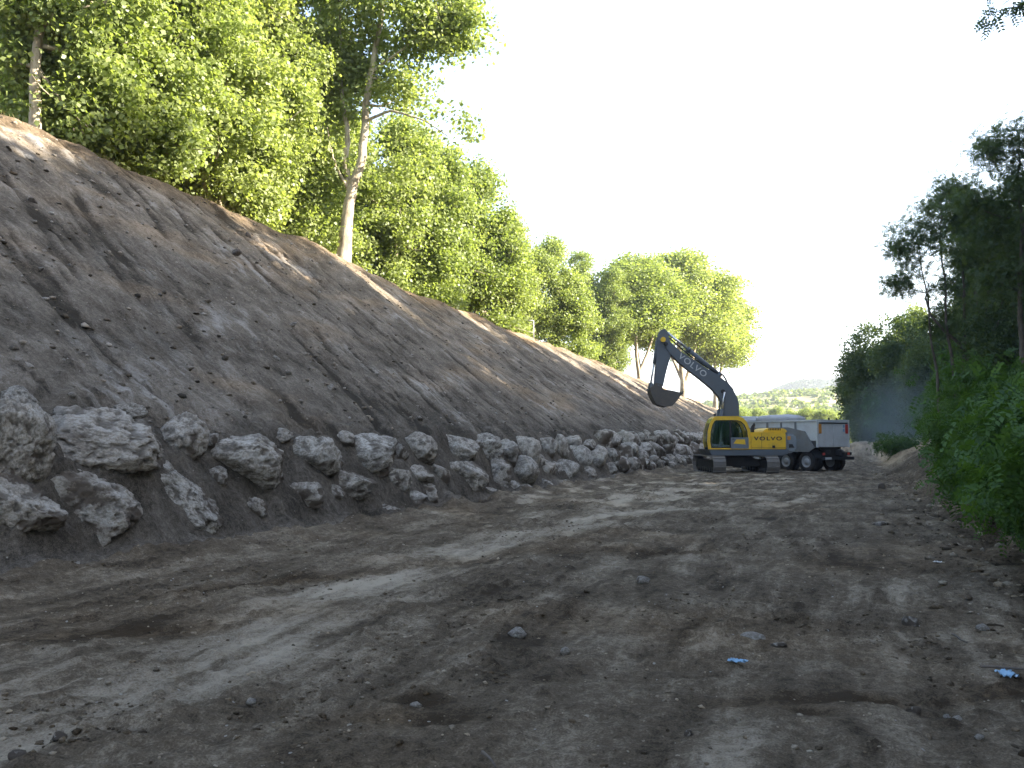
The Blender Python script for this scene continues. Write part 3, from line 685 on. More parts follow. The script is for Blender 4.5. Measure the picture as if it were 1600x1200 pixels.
# the large tree on the crest, forked low
bigx, bigy, bigt = at_x(545, -20.9)
P0 = lambda px, py, dy=0.0: ((px-545)*bigt/F, dy, (HORIZON-py)*bigt/F+EYE)   # local x along the picture plane
bz = ground_z(bigx, bigy)
def bl(px, py, dy=0.0): p = P0(px, py, dy); return (p[0], p[1], p[2]-bz+0.1)
big = make_tree("plane_tree", 31, [[(-0.35, 0, 0), bl(538, 345), bl(545, 292), bl(563, 235), bl(566, 160), bl(583, 60), bl(596, -60), bl(600, -160, .4)],
      [bl(545, 300), bl(534, 250), bl(536, 200, .3), bl(522, 110, .5), bl(520, 10, .6), bl(510, -90, .6)],
      [bl(543, 296), bl(528, 268, -.3), bl(516, 240, -.5), bl(512, 200, -.8)], [bl(566, 180), bl(610, 170, -.6), bl(660, 190, -1.0), bl(705, 222, -1.2)], [bl(575, 100), bl(640, 60, -.5), bl(690, 30, -.8)]],
      [bl(640, -20, 0)+(3.0, 2.6, 2.6), bl(560, -120, 0)+(4.2, 3.4, 3.2), bl(500, 20, 0.4)+(2.6, 2.4, 2.6), bl(690, 40, -.6)+(2.2, 1.6, 1.3), bl(730, 10, -.5)+(1.4, 1.2, 0.7), bl(600, 100, .6)+(2.2, 1.8, 1.5),
       bl(655, 130, -.6)+(1.4, 1.4, 0.9), bl(690, 205, -1.0)+(1.5, 1.3, 0.8), bl(510, 120, .8)+(1.8, 1.6, 1.6), bl(480, 200, .8)+(1.3, 1.2, 1.0), bl(640, 240, 1.2)+(1.6, 1.4, 1.0)],
      760, 52, 0.40, 0.18, M['leaf_plane'], M['bark_plane'], [0.31, 0.18, 0.09, 0.08, 0.08], thr=0.0, n_limb=24)
big.location = (bigx, bigy, bz-0.1); big.rotation_euler = (0, 0, YAW)
tag(big, "large plane tree on the slope crest, bare pale trunk forking into two upright limbs", "tree", "plane trees along the embankment crest")
used.add(big.name)
rt = random.Random(9)
GRP = "plane trees along the embankment crest"
def left_tree(px, X, h, proto, pH, lab, ws=1.0):
    x, y, t = at_x(px, X); plant(proto, x, y, h, pH, rt.uniform(0, 6.28), lab, "tree", GRP, ws)
def left_top(px, X, ytop, proto, pH, lab, ws=1.0):
    x, y, t = at_x(px, X); z = EYE+(HORIZON-ytop)/F*t; left_tree(px, X, z-ground_z(x, y)+0.1, proto, pH, lab, ws)
left_tree(45, -23.2, 14, plB, 14.5, "leafy plane tree nearest the left edge on the crest, pale trunk bare at its foot")
left_tree(150, -24.2, 15, plA, 14.5, "bushy plane tree on the crest near the left edge, second in the front row")
left_tree(235, -23.4, 13.5, plB, 14.5, "plane tree on the crest, third in the front row from the left edge")
left_tree(325, -24.0, 15, plA, 14.5, "dense plane tree at the middle of the upper left crest, fourth in the front row")
left_tree(405, -23.6, 13, plB, 14.5, "plane tree on the crest with drooping lower boughs, fifth in the front row")
left_tree(478, -24.2, 14, plA, 14.5, "leafy plane tree standing just left of the large forked tree")
left_top(605, -24.6, 190, plC, 10.0, "rounded plane tree just right of the large forked trunk, leaves down to the crest")
left_top(680, -23.6, 225, plC, 10.0, "broad bushy plane tree two right of the large forked tree, boughs over the crest")
left_top(742, -24.0, 275, plC, 10.0, "plane tree at the right end of the dense leafy mass, outlined against white sky")
left_top(785, -23.0, 345, plC, 10.0, "low leafy plane tree hanging over the crest at the right tip of the dense mass")
for k, px in enumerate((-40, 100, 200, 300, 390, 500, 640)):
    left_tree(px, -29.5, rt.uniform(12, 14) if px > 500 else 16, (plA, plB)[k % 2], 14.5, "plane tree in the shaded second row behind the crest trees")
for k, px in enumerate((50, 250, 440)):
    left_tree(px, -37, 17, (plB, plA)[k % 2], 14.5, "plane tree in the back row, glimpsed through the crest trees")
left_top(830, -25.5, 400, plC, 10.0, "small round plane tree at the left of the second clump, beside the thin metal post", 1.0)
left_top(872, -24.0, 386, plC, 10.0, "tall bright plane tree in the middle of the second clump along the crest", 1.0)
left_top(922, -28.0, 404, plA, 14.5, "dark plane tree between the second clump and the far group", 1.05)
left_top(955, -25.5, 432, plA, 14.5, "shaded plane tree with thin dark stems at the left of the far group", 0.9)
left_top(1000, -24.0, 398, plD, 17.5, "spreading plane tree at the left of the far group above the excavator boom", 1.3)
left_top(1068, -22.5, 396, plD, 17.5, "highest spreading plane tree of the far group, pale forked trunk right of the excavator bucket", 1.3)
left_top(1118, -22.5, 445, plD, 17.5, "rightmost spreading plane tree of the far group, with a clear pale trunk", 1.2)
# right hand wood
rbA = make_tree("robinia_tree", 41, [stem(rg0, 0, 0, 15.5, (-0.8, 0.2), 7, .12), stem(rg0, 0.8, 0.4, 16.5, (0.3, 0.5), 7, .12), stem(rg0, -0.7, 0.6, 14, (-1.2, 0.2), 7, .12), stem(rg0, 1.6, -0.2, 15, (0.9, 0), 7, .12)],
     [(-2.6, 0, 13.0, 1.9, 1.8, 1.6), (0.0, 0.2, 15.2, 2.4, 2.2, 1.8), (2.2, 0, 14.4, 2.3, 2.2, 2.0), (-1.2, 0.5, 11.0, 2.0, 1.8, 1.6), (1.4, -0.4, 11.8, 2.2, 2, 1.8), (-3.6, 0.2, 10.2, 1.2, 1.1, 0.7), (3.3, 0.4, 11.5, 1.6, 1.6, 1.6), (0.4, 0.4, 8.2, 2.2, 1.8, 1.3), (1.9, 0.2, 6.0, 1.7, 1.6, 1.2), (-0.2, 0.8, 16.8, 1.3, 1.3, 0.7)],
     430, 20, 0.46, 0.36, M['leaf_dark'], M['bark_dark'], [0.15, 0.18, 0.12, 0.16], True, 0.06, 30,
     extra=[([(0.9, 0.4, 6.0), (0.2, 0.1, 6.6), (-0.8, -0.1, 7.3), (-1.7, -0.2, 8.3), (-2.0, -0.2, 9.4), (-1.75, -0.2, 10.3)], 0.12, 0.05, None), ([(0.9, 0.4, 5.4), (1.6, 0.3, 6.2), (2.6, 0.2, 7.0), (3.1, 0.2, 8.0)], 0.11, 0.05, None)])
rbB = make_tree("robinia_tree", 42, [stem(rg0, 0, 0, 19, (0.5, 0.3), 8, .15), stem(rg0, 0.3, 0.2, 16, (2.0, 0.8), 7, .15)],
     [(0, 0, 18.4, 2.2, 2.2, 1.6), (-1.4, 0.3, 15.6, 2.2, 2.0, 1.6), (1.8, 0, 16, 2.4, 2.3, 2.0), (0.2, 0.4, 12.8, 2.8, 2.6, 1.9), (2.6, 0.4, 12.2, 2.2, 2.2, 1.8), (-2.4, 0, 12.3, 1.6, 1.4, 1.0), (-0.2, -0.2, 9.6, 2.4, 2.2, 1.4), (-2.9, 0, 14.2, 1.0, 1.0, 0.6)],
     420, 20, 0.5, 0.36, M['leaf_dark'], M['bark_dark'], [0.22, 0.14], True, 0.06, 30)
dkA = make_tree("broadleaf_tree", 43, [stem(rg0, 0, 0, 20, (0.5, 0.3), 7, .15)], crown_blobs(rg0, 24, 3.0, 5.0, 10), 900, 44, 0.75, 0.36, M['leaf_dark'], M['bark_dark'], [0.32], thr=-0.35, n_limb=22)
dkB = make_tree("broadleaf_tree", 44, [stem(rg0, 0, 0, 8.5, (0.5, 0.3)), stem(rg0, 0.2, 0, 8, (-1.4, 0.3))], crown_blobs(rg0, 10, 0.6, 4.2, 7), 760, 44, 0.40, 0.19, M['leaf_dark'], M['bark_dark'], [0.2, 0.14], thr=-0.02, n_limb=24)
GR = "trees of the wood on the right bank"
def right_at(px, t, h, proto, pH, lab, ws=1.0, rz=None, gap=0):
    d = ray(px)*t; return plant(proto, d[0], d[1], h, pH, rt.uniform(0, 6.28) if rz is None else rz, lab, "tree", GR, ws)
def right_top(px, t, ytop, proto, pH, lab, ws=1.0, rz=None):
    d = ray(px)*t; z = EYE+(HORIZON-ytop)/F*t; return right_at(px, t, z-ground_z(d[0], d[1])+0.1, proto, pH, lab, ws, rz)
right_top(1496, 50, 268, rbA, 17.3, "slender dark tree on the right with several bare stems and a crooked dead limb", 0.95, YAW)
right_top(1598, 40, 172, rbB, 19.8, "tallest airy tree at the right edge with yellowish sunlit top", 1.0, YAW)
right_top(1560, 60, 300, rbA, 17.3, "slim many-stemmed tree between the crooked-limbed tree and the right edge", 0.9, 2.2)
right_top(1600, 60, 300, dkB, 10.0, "dark broadleaf tree deep in the wood at the right edge", 0.7)
right_top(1372, 92, 520, dkB, 10.0, "rounded dark tree nearest the far hill, left end of the wood", 0.95)
right_top(1410, 84, 508, dkB, 10.0, "bushy dark tree second from the left end of the wood", 0.95)
right_top(1345, 110, 565, dkB, 10.0, "lowest dusty tree at the far left tip of the wood", 0.9)
right_top(1448, 98, 495, plC, 10.0, "yellow-green sunlit tree peeping out behind the dark wood")
right_top(1470, 70, 520, dkB, 10.0, "low dark tree behind the foot of the crooked-limbed tree", 0.9)
right_top(1520, 66, 470, dkB, 10.0, "dark leafy tree standing under the slender stems", 0.9)
right_top(1590, 47, 470, dkB, 10.0, "dark low tree under the tallest airy tree at the right edge", 0.9)
right_top(1440, 78, 560, dkB, 10.0, "shaded low tree at the foot of the wood above the dust", 0.9)
for k, yy in enumerate(np.arange(-14, 170, 7.0)):
    plant(dkA, 16.5+rt.uniform(-1.2, 1.2)+(2 if yy < 20 else 0), yy+rt.uniform(-1.5, 1.5), rt.uniform(22, 25)*(1 if yy < 58 else 0.80), 24, rt.uniform(0, 6.28), "tall broadleaf tree inside the wood on the right bank", "tree", GR)
for k, yy in enumerate(np.arange(-12, 180, 8.0)):
    plant(dkA, 23+rt.uniform(-1.2, 1.2), yy+rt.uniform(-1.5, 1.5), rt.uniform(22, 25)*(1 if yy < 58 else 0.80), 24, rt.uniform(0, 6.28), "tall broadleaf tree inside the wood on the right bank", "tree", GR)
# overhanging tree whose twig enters the upper right corner
ox, oy = 8.5, 14.0; oz = ground_z(ox, oy)
tw = [at_depth(px, py, 12.0+dz)-np.array((ox, oy, oz)) for px, py, dz in ((1562, -6, 0), (1580, 0, 0), (1600, -8, .2), (1612, -18, .3), (1588, -16, 0.2), (1622, -30, 0.3), (1640, -34, .4))]
nearT = make_tree("robinia_tree", 45, [stem(rg0, 0, 0, 14, (0.6, 0), 6, .12)], [(0.8, 0, 13, 3, 3, 2.4), (1.6, 0.6, 10.5, 3, 3, 2.2), (1.5, -1.0, 8.5, 2.6, 2.4, 1.5)], 220, 20, 0.5, 0.42, M['leaf_dark'], M['bark_dark'], [0.2], True, -0.1, 20)
nearT.location = (ox, oy, oz-0.1); tag(nearT, "tree beside the camera whose leafy twig hangs into the upper right corner", "tree", GR)
rg = np.random.RandomState(77)
lv, lt = foliage(rg, np.array(tw), 8, 0.08, 0.20, 0.6, True)
link("foliage", np_mesh("foliage", lv, np.arange(len(lv)).reshape(-1, 4), {"tint": lt}), M['leaf_dark'], nearT)
tv, tf = tubes([(curve((0.2, 0, 7.2), tw[3], 0.05, rg, 12, .03), np.linspace(0.06, 0.012, 12)), (curve(tw[3], tw[0], 0.03, rg, 7, .05), np.linspace(0.012, 0.004, 7))])
link("limb", np_mesh("limb", tv, tf, None, True), M['bark_dark'], nearT)
# tree line in front of the far hill
for k, px in enumerate(np.linspace(1150, 1345, 15)):
    t = rt.uniform(215, 275); d = ray(px)*t; h = (HORIZON-rt.uniform(637, 650))/F*t+2.6
    o = copy_tree(plC); o.location = (d[0], d[1], -1.3); s = h/10; o.scale = (s*1.25, s*1.25, s); o.rotation_euler = (0, 0, rt.uniform(0, 6.28))
    tag(o, "small sunlit tree in the distant tree line at the foot of the terraced hill", "tree", "distant trees below the hill")

# ------------------------------------------------------------------ bushes on the right bank
def make_bush(seed, rad, h, n_cl, n_per, size):
    rg = np.random.RandomState(seed)
    blobs = [(rg.normal()*rad*0.4, rg.normal()*rad*0.4, h*rg.uniform(0.25, 0.6), rad*rg.uniform(0.5, 0.75), rad*rg.uniform(0.5, 0.75), h*rg.uniform(0.3, 0.45)) for _ in range(7)]
    C = sample_blobs(rg, blobs, n_cl, -0.25, 0.9); C[:, 2] = np.abs(C[:, 2])+0.05
    dm = np.sort(np.linalg.norm(C[:, None]-C[None], axis=2), axis=1)[:, 5]; C = C[(dm < 0.5) & (np.hypot(C[:, 0], C[:, 1]) < rad*1.25)]
    lv, lt = foliage(rg, C, n_per, 0.22, size, 0.7, True, droop=0.45)
    paths = [(curve((rg.normal()*0.15, rg.normal()*0.15, -0.2), c, 0.08, rg, 7), np.linspace(0.022, 0.006, 7)) for c in C[::max(1, len(C)//26)]]
    tv, tf = tubes(paths, 5); root = empty("bush", (0, 0, 0))
    link("stems", np_mesh("stems", tv, tf, None, True), M['bark_dark'], root)
    link("foliage", np_mesh("foliage", lv, np.arange(len(lv)).reshape(-1, 4), {"tint": lt}), M['leaf_bush'], root)
    return root
bushes = [make_bush(61, 1.5, 1.7, 230, 12, 0.26), make_bush(62, 1.3, 1.4, 200, 12, 0.24), make_bush(63, 1.7, 2.1, 260, 12, 0.28)]
BL = ["fresh green bush at the right edge nearest the camera, fronds over the dirt verge", "low spreading green bush second from the camera at the road edge", "leafy bush with yellowish fronds halfway along the right verge",
      "bright green bush reaching furthest onto the road side", "tall green bush forming the top of the thicket at the right edge", "dense green bush behind the verge bushes at the right edge",
      "green bush at the far end of the thicket beside the bare bank", "high leafy bush in the middle of the thicket crest", "small green bush standing alone on the pinkish bank in the dust", "shaded bush below the slender trees",
      "dark green bush at the foot of the wood behind the thicket", "bush filling the hollow between the thicket and the wood"]
BP = [(3.35, 10.6, 1.05, 0), (3.2, 14.0, 1.0, 1), (3.3, 17.2, 1.05, 2), (3.0, 20.8, 1.0, 1), (4.9, 15.5, 1.25, 2), (5.0, 12.4, 1.2, 0), (3.9, 31.5, 0.95, 0), (4.9, 20.5, 1.1, 2), (2.7, 63, 1.0, 1), (4.4, 36.5, 0.8, 2), (6.2, 36, 1.1, 2), (5.4, 27, 1.1, 0)]
bu = set()
for (x, y, s, k), lab in zip(BP, BL):
    o = bushes[k] if k not in bu else copy_tree(bushes[k]); bu.add(k)
    o.location = (x, y, ground_z(x, y)-0.1); o.scale = (s, s, s); o.rotation_euler = (0, 0, rt.uniform(0, 6.28)); tag(o, lab, "bush", "bushes along the right verge")
for (x, y, s, k) in [(3.5, 24.2, 0.95, 2), (3.8, 27.8, 0.95, 0), (5.0, 24, 1.2, 1), (5.0, 18, 1.2, 0), (5.6, 31.5, 1.1, 1), (3.6, 8.9, 1.05, 2), (2.9, 12.6, 0.75, 1), (6.8, 15.5, 1.6, 2), (7, 20.5, 1.4, 0), (7.2, 26, 1.3, 2), (7.5, 32, 1.3, 1), (6.8, 43, 1.6, 2), (8.2, 39, 2.2, 0), (8, 50, 2.2, 2), (7.6, 58, 2.0, 1), (8, 66, 2.2, 2), (9, 72, 2.6, 0), (6.5, 90, 2.6, 2), (10, 60, 3, 2), (11, 47, 3, 1)]:
    o = copy_tree(bushes[k]); o.location = (x, y, ground_z(x, y)-0.1); o.scale = (s, s, s); o.rotation_euler = (0, 0, rt.uniform(0, 6.28))
    tag(o, "green bush merged into the thicket on the right bank", "bush", "bushes along the right verge")

# ------------------------------------------------------------------ excavator
EXD = 45.5; exc_lat = (1148-800)/F*EXD
ep = FW*EXD+RT*exc_lat; exz = 0.0
exc = empty("excavator", (ep[0], ep[1], ground_z(ep[0], ep[1])-0.02), YAW)
tag(exc, "yellow and dark grey tracked excavator with its boom raised and bucket hanging over the slope", "excavator")
def E(px, py, dep=45.5):      # picture point on a plane facing the camera -> machine x, z
    return ((px-800)/F*dep-exc_lat, EYE+(HORIZON-py)/F*dep-(exc.location.z))
def EP(pts, dep=45.5): return [E(a, b_, dep) for a, b_ in pts]
GZ = exc.location.z
# undercarriage
for cx in (-1.38, 1.22):
    mb = MB(); L = 2.05; r = 0.42
    prof = []
    nseg = 46
    def loop(s_):       # point + angle along the belt outline (y,z)
        st = 2*L; ar = math.pi*r; tot = 2*st+2*ar; s_ = s_ % tot
        if s_ < st: return (-L+s_, 0.0, 0)
        s_ -= st
        if s_ < ar: a = s_/r; return (L+r*math.sin(a), r-r*math.cos(a), a)
        s_ -= ar
        if s_ < st: return (L-s_, 2*r, math.pi)
        s_ -= st; a = math.pi+s_/r; return (-L+r*math.sin(a), r-r*math.cos(a), a)
    tot = 4*L+2*math.pi*r
    for i in range(nseg):
        y, z, a = loop(tot*i/nseg); hl = tot/nseg*0.46
        ca_, sa_ = math.cos(a), math.sin(a)
        def tr(u, v, xx): return (cx+xx, y+u*ca_-v*sa_*-1*-1 if False else y+u*ca_-v*sa_, z+u*sa_+v*ca_+0.03)
        for (u0, u1, v0, v1) in ((-hl, hl, 0.0, 0.03), (-hl, -hl+0.03, -0.028, 0.0), (-0.015, 0.015, -0.022, 0.0)):
            vs = [mb.bm.verts.new(tr(u, v, xx)) for xx in (-0.31, 0.31) for u, v in ((u0, v0), (u1, v0), (u1, v1), (u0, v1))]
            for q in ((0, 1, 2, 3), (7, 6, 5, 4), (0, 4, 5, 1), (1, 5, 6, 2), (2, 6, 7, 3), (3, 7, 4, 0)): mb.bm.faces.new([vs[k_] for k_ in q])
    tk = mb.build("track", M['track'], exc)
    mb = MB(); mb.box(cx-0.16, cx+0.16, -L, L, 0.22, 0.68, 0.05); mb.build("track_frame", M['black'], exc)
    for yy, rr in ((-L, 0.37), (L, 0.37)):
        mb = MB(); mb.lathe([(0.10, -0.20), (rr*0.55, -0.19), (rr*0.6, -0.12), (rr, -0.11), (rr, 0.11), (rr*0.6, 0.12), (rr*0.55, 0.19), (0.10, 0.20)], cx, yy, r+0.03, 'x', 24); mb.build("sprocket", M['black'], exc)
    for yy in np.linspace(-1.6, 1.6, 7):
        mb = MB(); mb.lathe([(0.08, -0.2), (0.14, -0.19), (0.14, 0.19), (0.08, 0.2)], cx, float(yy), 0.18, 'x', 16); mb.build("roller", M['black'], exc)
mb = MB(); mb.prism([(-1.2, 0.35), (1.05, 0.35), (1.05, 0.62), (0.55, 0.85), (-0.7, 0.85), (-1.2, 0.62)], -0.75, 0.75, 0.04); mb.build("undercarriage", M['black'], exc)
mb = MB(); mb.cyl((-0.05, 0, 0.80), (-0.05, 0, 1.08), 0.68, seg=36); mb.build("swing_ring", M['black'], exc)
# platform
mb = MB(); mb.prism(EP([(1106, 702), (1231, 702), (1231, 709), (1222, 712), (1112, 712)], 44.2), -1.33, 1.33, 0.03); mb.build("platform", M['boom'], exc)
# engine house with side doors
mb = MB(); mb.prism(EP([(1172.5, 702), (1227, 702), (1227, 677), (1225.5, 675.5), (1172.5, 675.5)], 44.2), -1.33, 1.33, 0.03); hs = mb.build("engine_house", M['yellow'], exc)
x0, z0 = E(1172.5, 702, 44.2); x1, z1 = E(1227, 675.5, 44.2)
mb = MB()
mb.box(x0+0.52, x0+0.532, -1.336, -1.325, z0+0.03, z1-0.05); mb.box(x0+0.03, x1-0.03, -1.337, -1.325, z0+0.075, z0+0.087); mb.build("panel_gap", M['black'], hs)
hx, hz = E(1207.5, 698.5, 44.2); mb = MB(); mb.box(hx-0.07, hx+0.07, -1.355, -1.325, hz-0.05, hz+0.08, 0.01); mb.build("latch", M['black'], hs)
mb = MB(); mb.prism(EP([(1190, 676.2), (1229, 676.2), (1229, 673), (1225, 669.6), (1200, 668.8), (1193, 672)], 44.6), -0.95, 1.1, 0.04); hd = mb.build("hood", M['yellow'], exc)
mb = MB()
for i in range(8):
    vx, vz = E(1200.5+i*2.5, 671, 44.6); mb.box(vx-0.022, vx+0.022, -0.962, -0.93, vz-0.05, vz+0.055)
mb.build("vent", M['black'], hd)
mx, mz = E(1183, 671, 44.8); mb = MB(); mb.cyl((mx, 0.2, mz-0.2), (mx, 0.2, mz+0.16), 0.085, seg=16); mb.cyl((mx, 0.2, mz+0.14), (mx+0.1, 0.2, mz+0.28), 0.07, seg=16); mb.build("exhaust", M['black'], exc)
# counterweight (rounded block)
cwp = EP([(1228, 708), (1239, 708), (1243.5, 704), (1245, 696), (1245, 684), (1242.5, 678.5), (1228, 676.5)], 44.2)
mb = MB(); mb.prism(cwp, -1.31, 1.31, 0.10, 3); cw = mb.build("counterweight", M['cw'], exc)
qx, qz = E(1231.5, 684.5, 44.2); mb = MB(); mb.box(qx-0.07, qx+0.09, -1.325, -1.30, qz-0.09, qz+0.10, 0.01); mb.build("warning_plate", M['orange'], cw)
qx, qz = E(1235.5, 697, 44.2); mb = MB(); mb.prism([(qx-0.13, qz-0.08), (qx+0.14, qz-0.08), (qx+0.05, qz+0.10), (qx-0.11, qz+0.10)], -1.325, -1.30); mb.build("recess", M['black'], cw)
# cab
CD = 44.15
outer = EP([(1106, 702), (1104.5, 690), (1105.5, 674), (1109, 661), (1113.5, 654), (1118, 650.5), (1152, 650), (1161, 653), (1167, 660), (1171.5, 672), (1172.5, 686), (1172.5, 702)], CD)
inner = EP([(1110.5, 700), (1109, 690), (1109.8, 675.5), (1112.6, 664), (1115.8, 658.5), (1119, 656.6), (1151, 656.4), (1157.5, 658.3), (1163, 663.5), (1167, 673), (1168.3, 686), (1168.5, 700)], CD)
yc0, yc1 = -1.36, -0.36
cab = MB().frame(outer, inner, yc0, yc0+0.07).build("cab", M['yellow'], exc)
MB().frame(outer, inner, yc1-0.07, yc1).build("cab_side", M['yellow'], cab)
roof_o = outer[3:10]; roof_i = [(x*0.985-0.004, z-0.075) for x, z in roof_o]
MB().prism(roof_o[1:5]+[(x, z-0.05) for x, z in roof_o[1:5]][::-1], yc0+0.02, yc1-0.02).build("cab_roof", M['yellow'], cab)
MB().box(outer[0][0]+0.02, outer[-1][0], yc0+0.02, yc1-0.02, outer[0][1], outer[0][1]+0.10).build("cab_floor", M['boom'], cab)
sp = inner
def inset(p, s_): c = np.mean(p, 0); return [tuple(c+(np.array(q)-c)*s_) for q in p]
MB().frame(inner, inset(inner, 0.955), yc0+0.005, yc0+0.05).build("window_seal", M['black'], cab)
MB().frame(inner, inset(inner, 0.955), yc1-0.05, yc1-0.005).build("window_seal", M['black'], cab)
px_ = E(1141, 680, CD)[0]
zt_ = E(0, 656.5, CD)[1]; zb_ = E(0, 700, CD)[1]
MB().box(px_-0.045, px_+0.045, yc0-0.008, yc0+0.05, zb_, zt_, 0.01).build("door_pillar", M['black'], cab)
dr = EP([(1141, 701), (1169, 701), (1168.8, 683.5), (1141, 683.5)], CD)
door = MB().prism(dr, yc0-0.015, yc0+0.03, 0.008).build("door", M['grey'], cab)
MB().prism(EP([(1145, 693), (1164, 694.5), (1163, 686.5), (1150, 686.5)], CD), yc0-0.024, yc0-0.012, 0.004).build("door_inset", M['yellow'], door)
hx_, hz_ = E(1143.5, 686, CD); MB().box(hx_-0.02, hx_+0.1, yc0-0.05, yc0-0.01, hz_-0.015, hz_+0.015, 0.006).build("handle", M['black'], door)
gl = [(x, z) for x, z in inset(inner, 0.965)]
MB().prism(gl, yc0+0.028, yc0+0.034).build("side_glass", M['glass'], cab)
MB().prism(gl, yc1-0.034, yc1-0.028).build("side_glass", M['glass'], cab)
# windscreen strip at the front of the cab and rear panel
fr = outer[0:5]; MB().prism(fr+[(x+0.012, z) for x, z in fr][::-1], yc0+0.075, yc1-0.075).build("windscreen", M['glass'], cab)
bk = outer[8:12]; MB().prism(bk[1:]+[(x-0.04, z) for x, z in bk[1:]][::-1], yc0+0.075, yc1-0.075).build("rear_panel", M['yellow'], cab)
sx_, sz_ = E(1147, 697, CD)
MB().box(sx_-0.26, sx_+0.24, -1.12, -0.62, sz_+0.1, sz_+0.28, 0.06).box(sx_+0.14, sx_+0.28, -1.1, -0.64, sz_+0.25, sz_+0.95, 0.06).box(sx_+0.16, sx_+0.26, -1.0, -0.74, sz_+0.97, sz_+1.2, 0.05).build("seat", M['seat'], cab)
for yy in (-1.2, -0.52): MB().box(sx_-0.36, sx_-0.08, yy-0.07, yy+0.07, sz_+0.05, sz_+0.48, 0.03).cyl((sx_-0.28, yy, sz_+0.46), (sx_-0.31, yy, sz_+0.66), 0.02, seg=8).build("console", M['black'], cab)
lx, lz = E(1118, 649, CD); MB().box(lx-0.06, lx+0.06, yc0+0.1, yc0+0.25, lz-0.02, lz+0.09, 0.02).build("work_lamp", M['black'], cab)
# boom (seen side-on)
yb0, yb1 = 0.02, 0.52; BD = 45.77
boom_pts = EP([(1128.5, 690), (1128.5, 634), (1126, 626.5), (1122, 620), (1116, 612.5), (1110, 606.5), (1094, 593), (1075, 578.5), (1062, 567.5), (1047, 553.5), (1037, 540), (1038, 531), (1046, 532), (1053, 541), (1065, 551), (1083, 562), (1103, 575.5), (1123, 588), (1135, 598), (1146, 612.5), (1151, 622), (1153, 632), (1153, 690)], BD)
boom = MB().prism(boom_pts, yb0, yb1, 0.02).build("boom", M['boom'], exc)
# stiffening plates and pins on the boom
for a_, b_ in ((1128, 612), (1040, 538)):
    qx, qz = E(a_, b_, BD); MB().cyl((qx, yb0-0.10, qz), (qx, yb1+0.10, qz), 0.10, seg=18).build("pin", M['black'], boom)
stick_pts = EP([(1034.5, 515), (1039, 513.5), (1043.5, 517), (1046.5, 531), (1049, 553), (1047, 560), (1044, 567), (1040.5, 582), (1035.5, 604), (1027, 606), (1022, 600), (1025, 569), (1026.5, 547), (1027.5, 527), (1031, 519)], BD)
stick = MB().prism(stick_pts, 0.08, 0.46, 0.02).build("stick", M['boom'], exc)
qx, qz = E(1036, 531, BD); MB().cyl((qx, -0.06, qz), (qx, 0.60, qz), 0.13, seg=20).build("pin_cap", M['yellow'], stick)
ybm = 0.27
def E3(px, py, y): x, z = E(px, py, BD); return (x, y, z)
MB().cyl(E3(1123, 584.5, ybm), E3(1076, 545.5, ybm), 0.115, seg=20).cyl(E3(1079, 548, ybm), E3(1075, 544.5, ybm), 0.145, seg=20).cyl(E3(1127, 588, ybm), E3(1122, 583.5, ybm), 0.15, seg=20).build("arm_cylinder", M['boom'], exc)
MB().cyl(E3(1078, 547, ybm), E3(1041.5, 517, ybm), 0.062, seg=16).build("arm_cylinder_rod", M['steel'], exc)
MB().cyl(E3(1028, 532, ybm), E3(1023, 568, ybm), 0.085, seg=18).build("bucket_cylinder", M['boom'], exc)
MB().cyl(E3(1023, 566, ybm), E3(1017, 600, ybm), 0.05, seg=14).build("bucket_cylinder_rod", M['steel'], exc)
MB().prism(EP([(1015, 598), (1018.5, 598), (1022, 604), (1029, 601), (1030, 604.5), (1020, 608), (1014, 605)], BD), 0.02, 0.10).prism(EP([(1015, 598), (1018.5, 598), (1022, 604), (1029, 601), (1030, 604.5), (1020, 608), (1014, 605)], BD), 0.44, 0.52).prism(EP([(1015, 599), (1018, 600), (1016.5, 612), (1012.5, 609)], BD), 0.06, 0.48).build("bucket_link", M['boom'], exc)
for yy in (-0.06, 0.60):
    MB().cyl(E3(1117, 694, yy), E3(1126, 640, yy), 0.10, seg=18).build("boom_cylinder", M['boom'], exc)
    MB().cyl(E3(1125.6, 642, yy), E3(1130, 613, yy), 0.055, seg=14).build("boom_cylinder_rod", M['steel'], exc)
hz1 = [E3(1046, 527, 0.18), E3(1056, 536, 0.16), E3(1066, 545, .16), E3(1080, 557, .16), E3(1100, 571, .16), E3(1118, 582, .16), E3(1130, 586, .16), E3(1134, 592, .16), E3(1137, 599, .16), E3(1146, 610, .16)]
MB().tube(hz1, 0.028).tube([(x, y+0.2, z+0.04) for x, y, z in hz1], 0.028).build("hydraulic_hose", M['black'], boom)
# bucket: side cheeks, curved shell, cutting edge with teeth
back = EP([(1027, 604), (1021, 602), (1013.5, 607), (1015, 615), (1018, 623), (1022, 630.5), (1030, 634.5), (1039, 636.5), (1048, 634.5), (1055, 627), (1063, 615.5)], BD)
lip = EP([(1062, 614.5), (1047, 611), (1036, 609.5)], BD)
yk0, yk1 = -0.30, 0.84
bmk = MB()
cheek = back+lip
for ya in (yk0, yk1-0.04): bmk.prism(cheek, ya, ya+0.04)
th_ = [tuple(np.array(q)+0.05*(np.mean(cheek, 0)-np.array(q))/np.linalg.norm(np.mean(cheek, 0)-np.array(q))) for q in back]
for k_ in range(len(back)-1): bmk.prism([back[k_], back[k_+1], th_[k_+1], th_[k_]], yk0+0.041, yk1-0.041)
bucket = bmk.build("bucket", M['bucket'], exc)
e0 = np.array(back[-1]); e1 = np.array(back[-2]); dd = (e0-e1)/np.linalg.norm(e0-e1); nn = np.array((-dd[1], dd[0]))
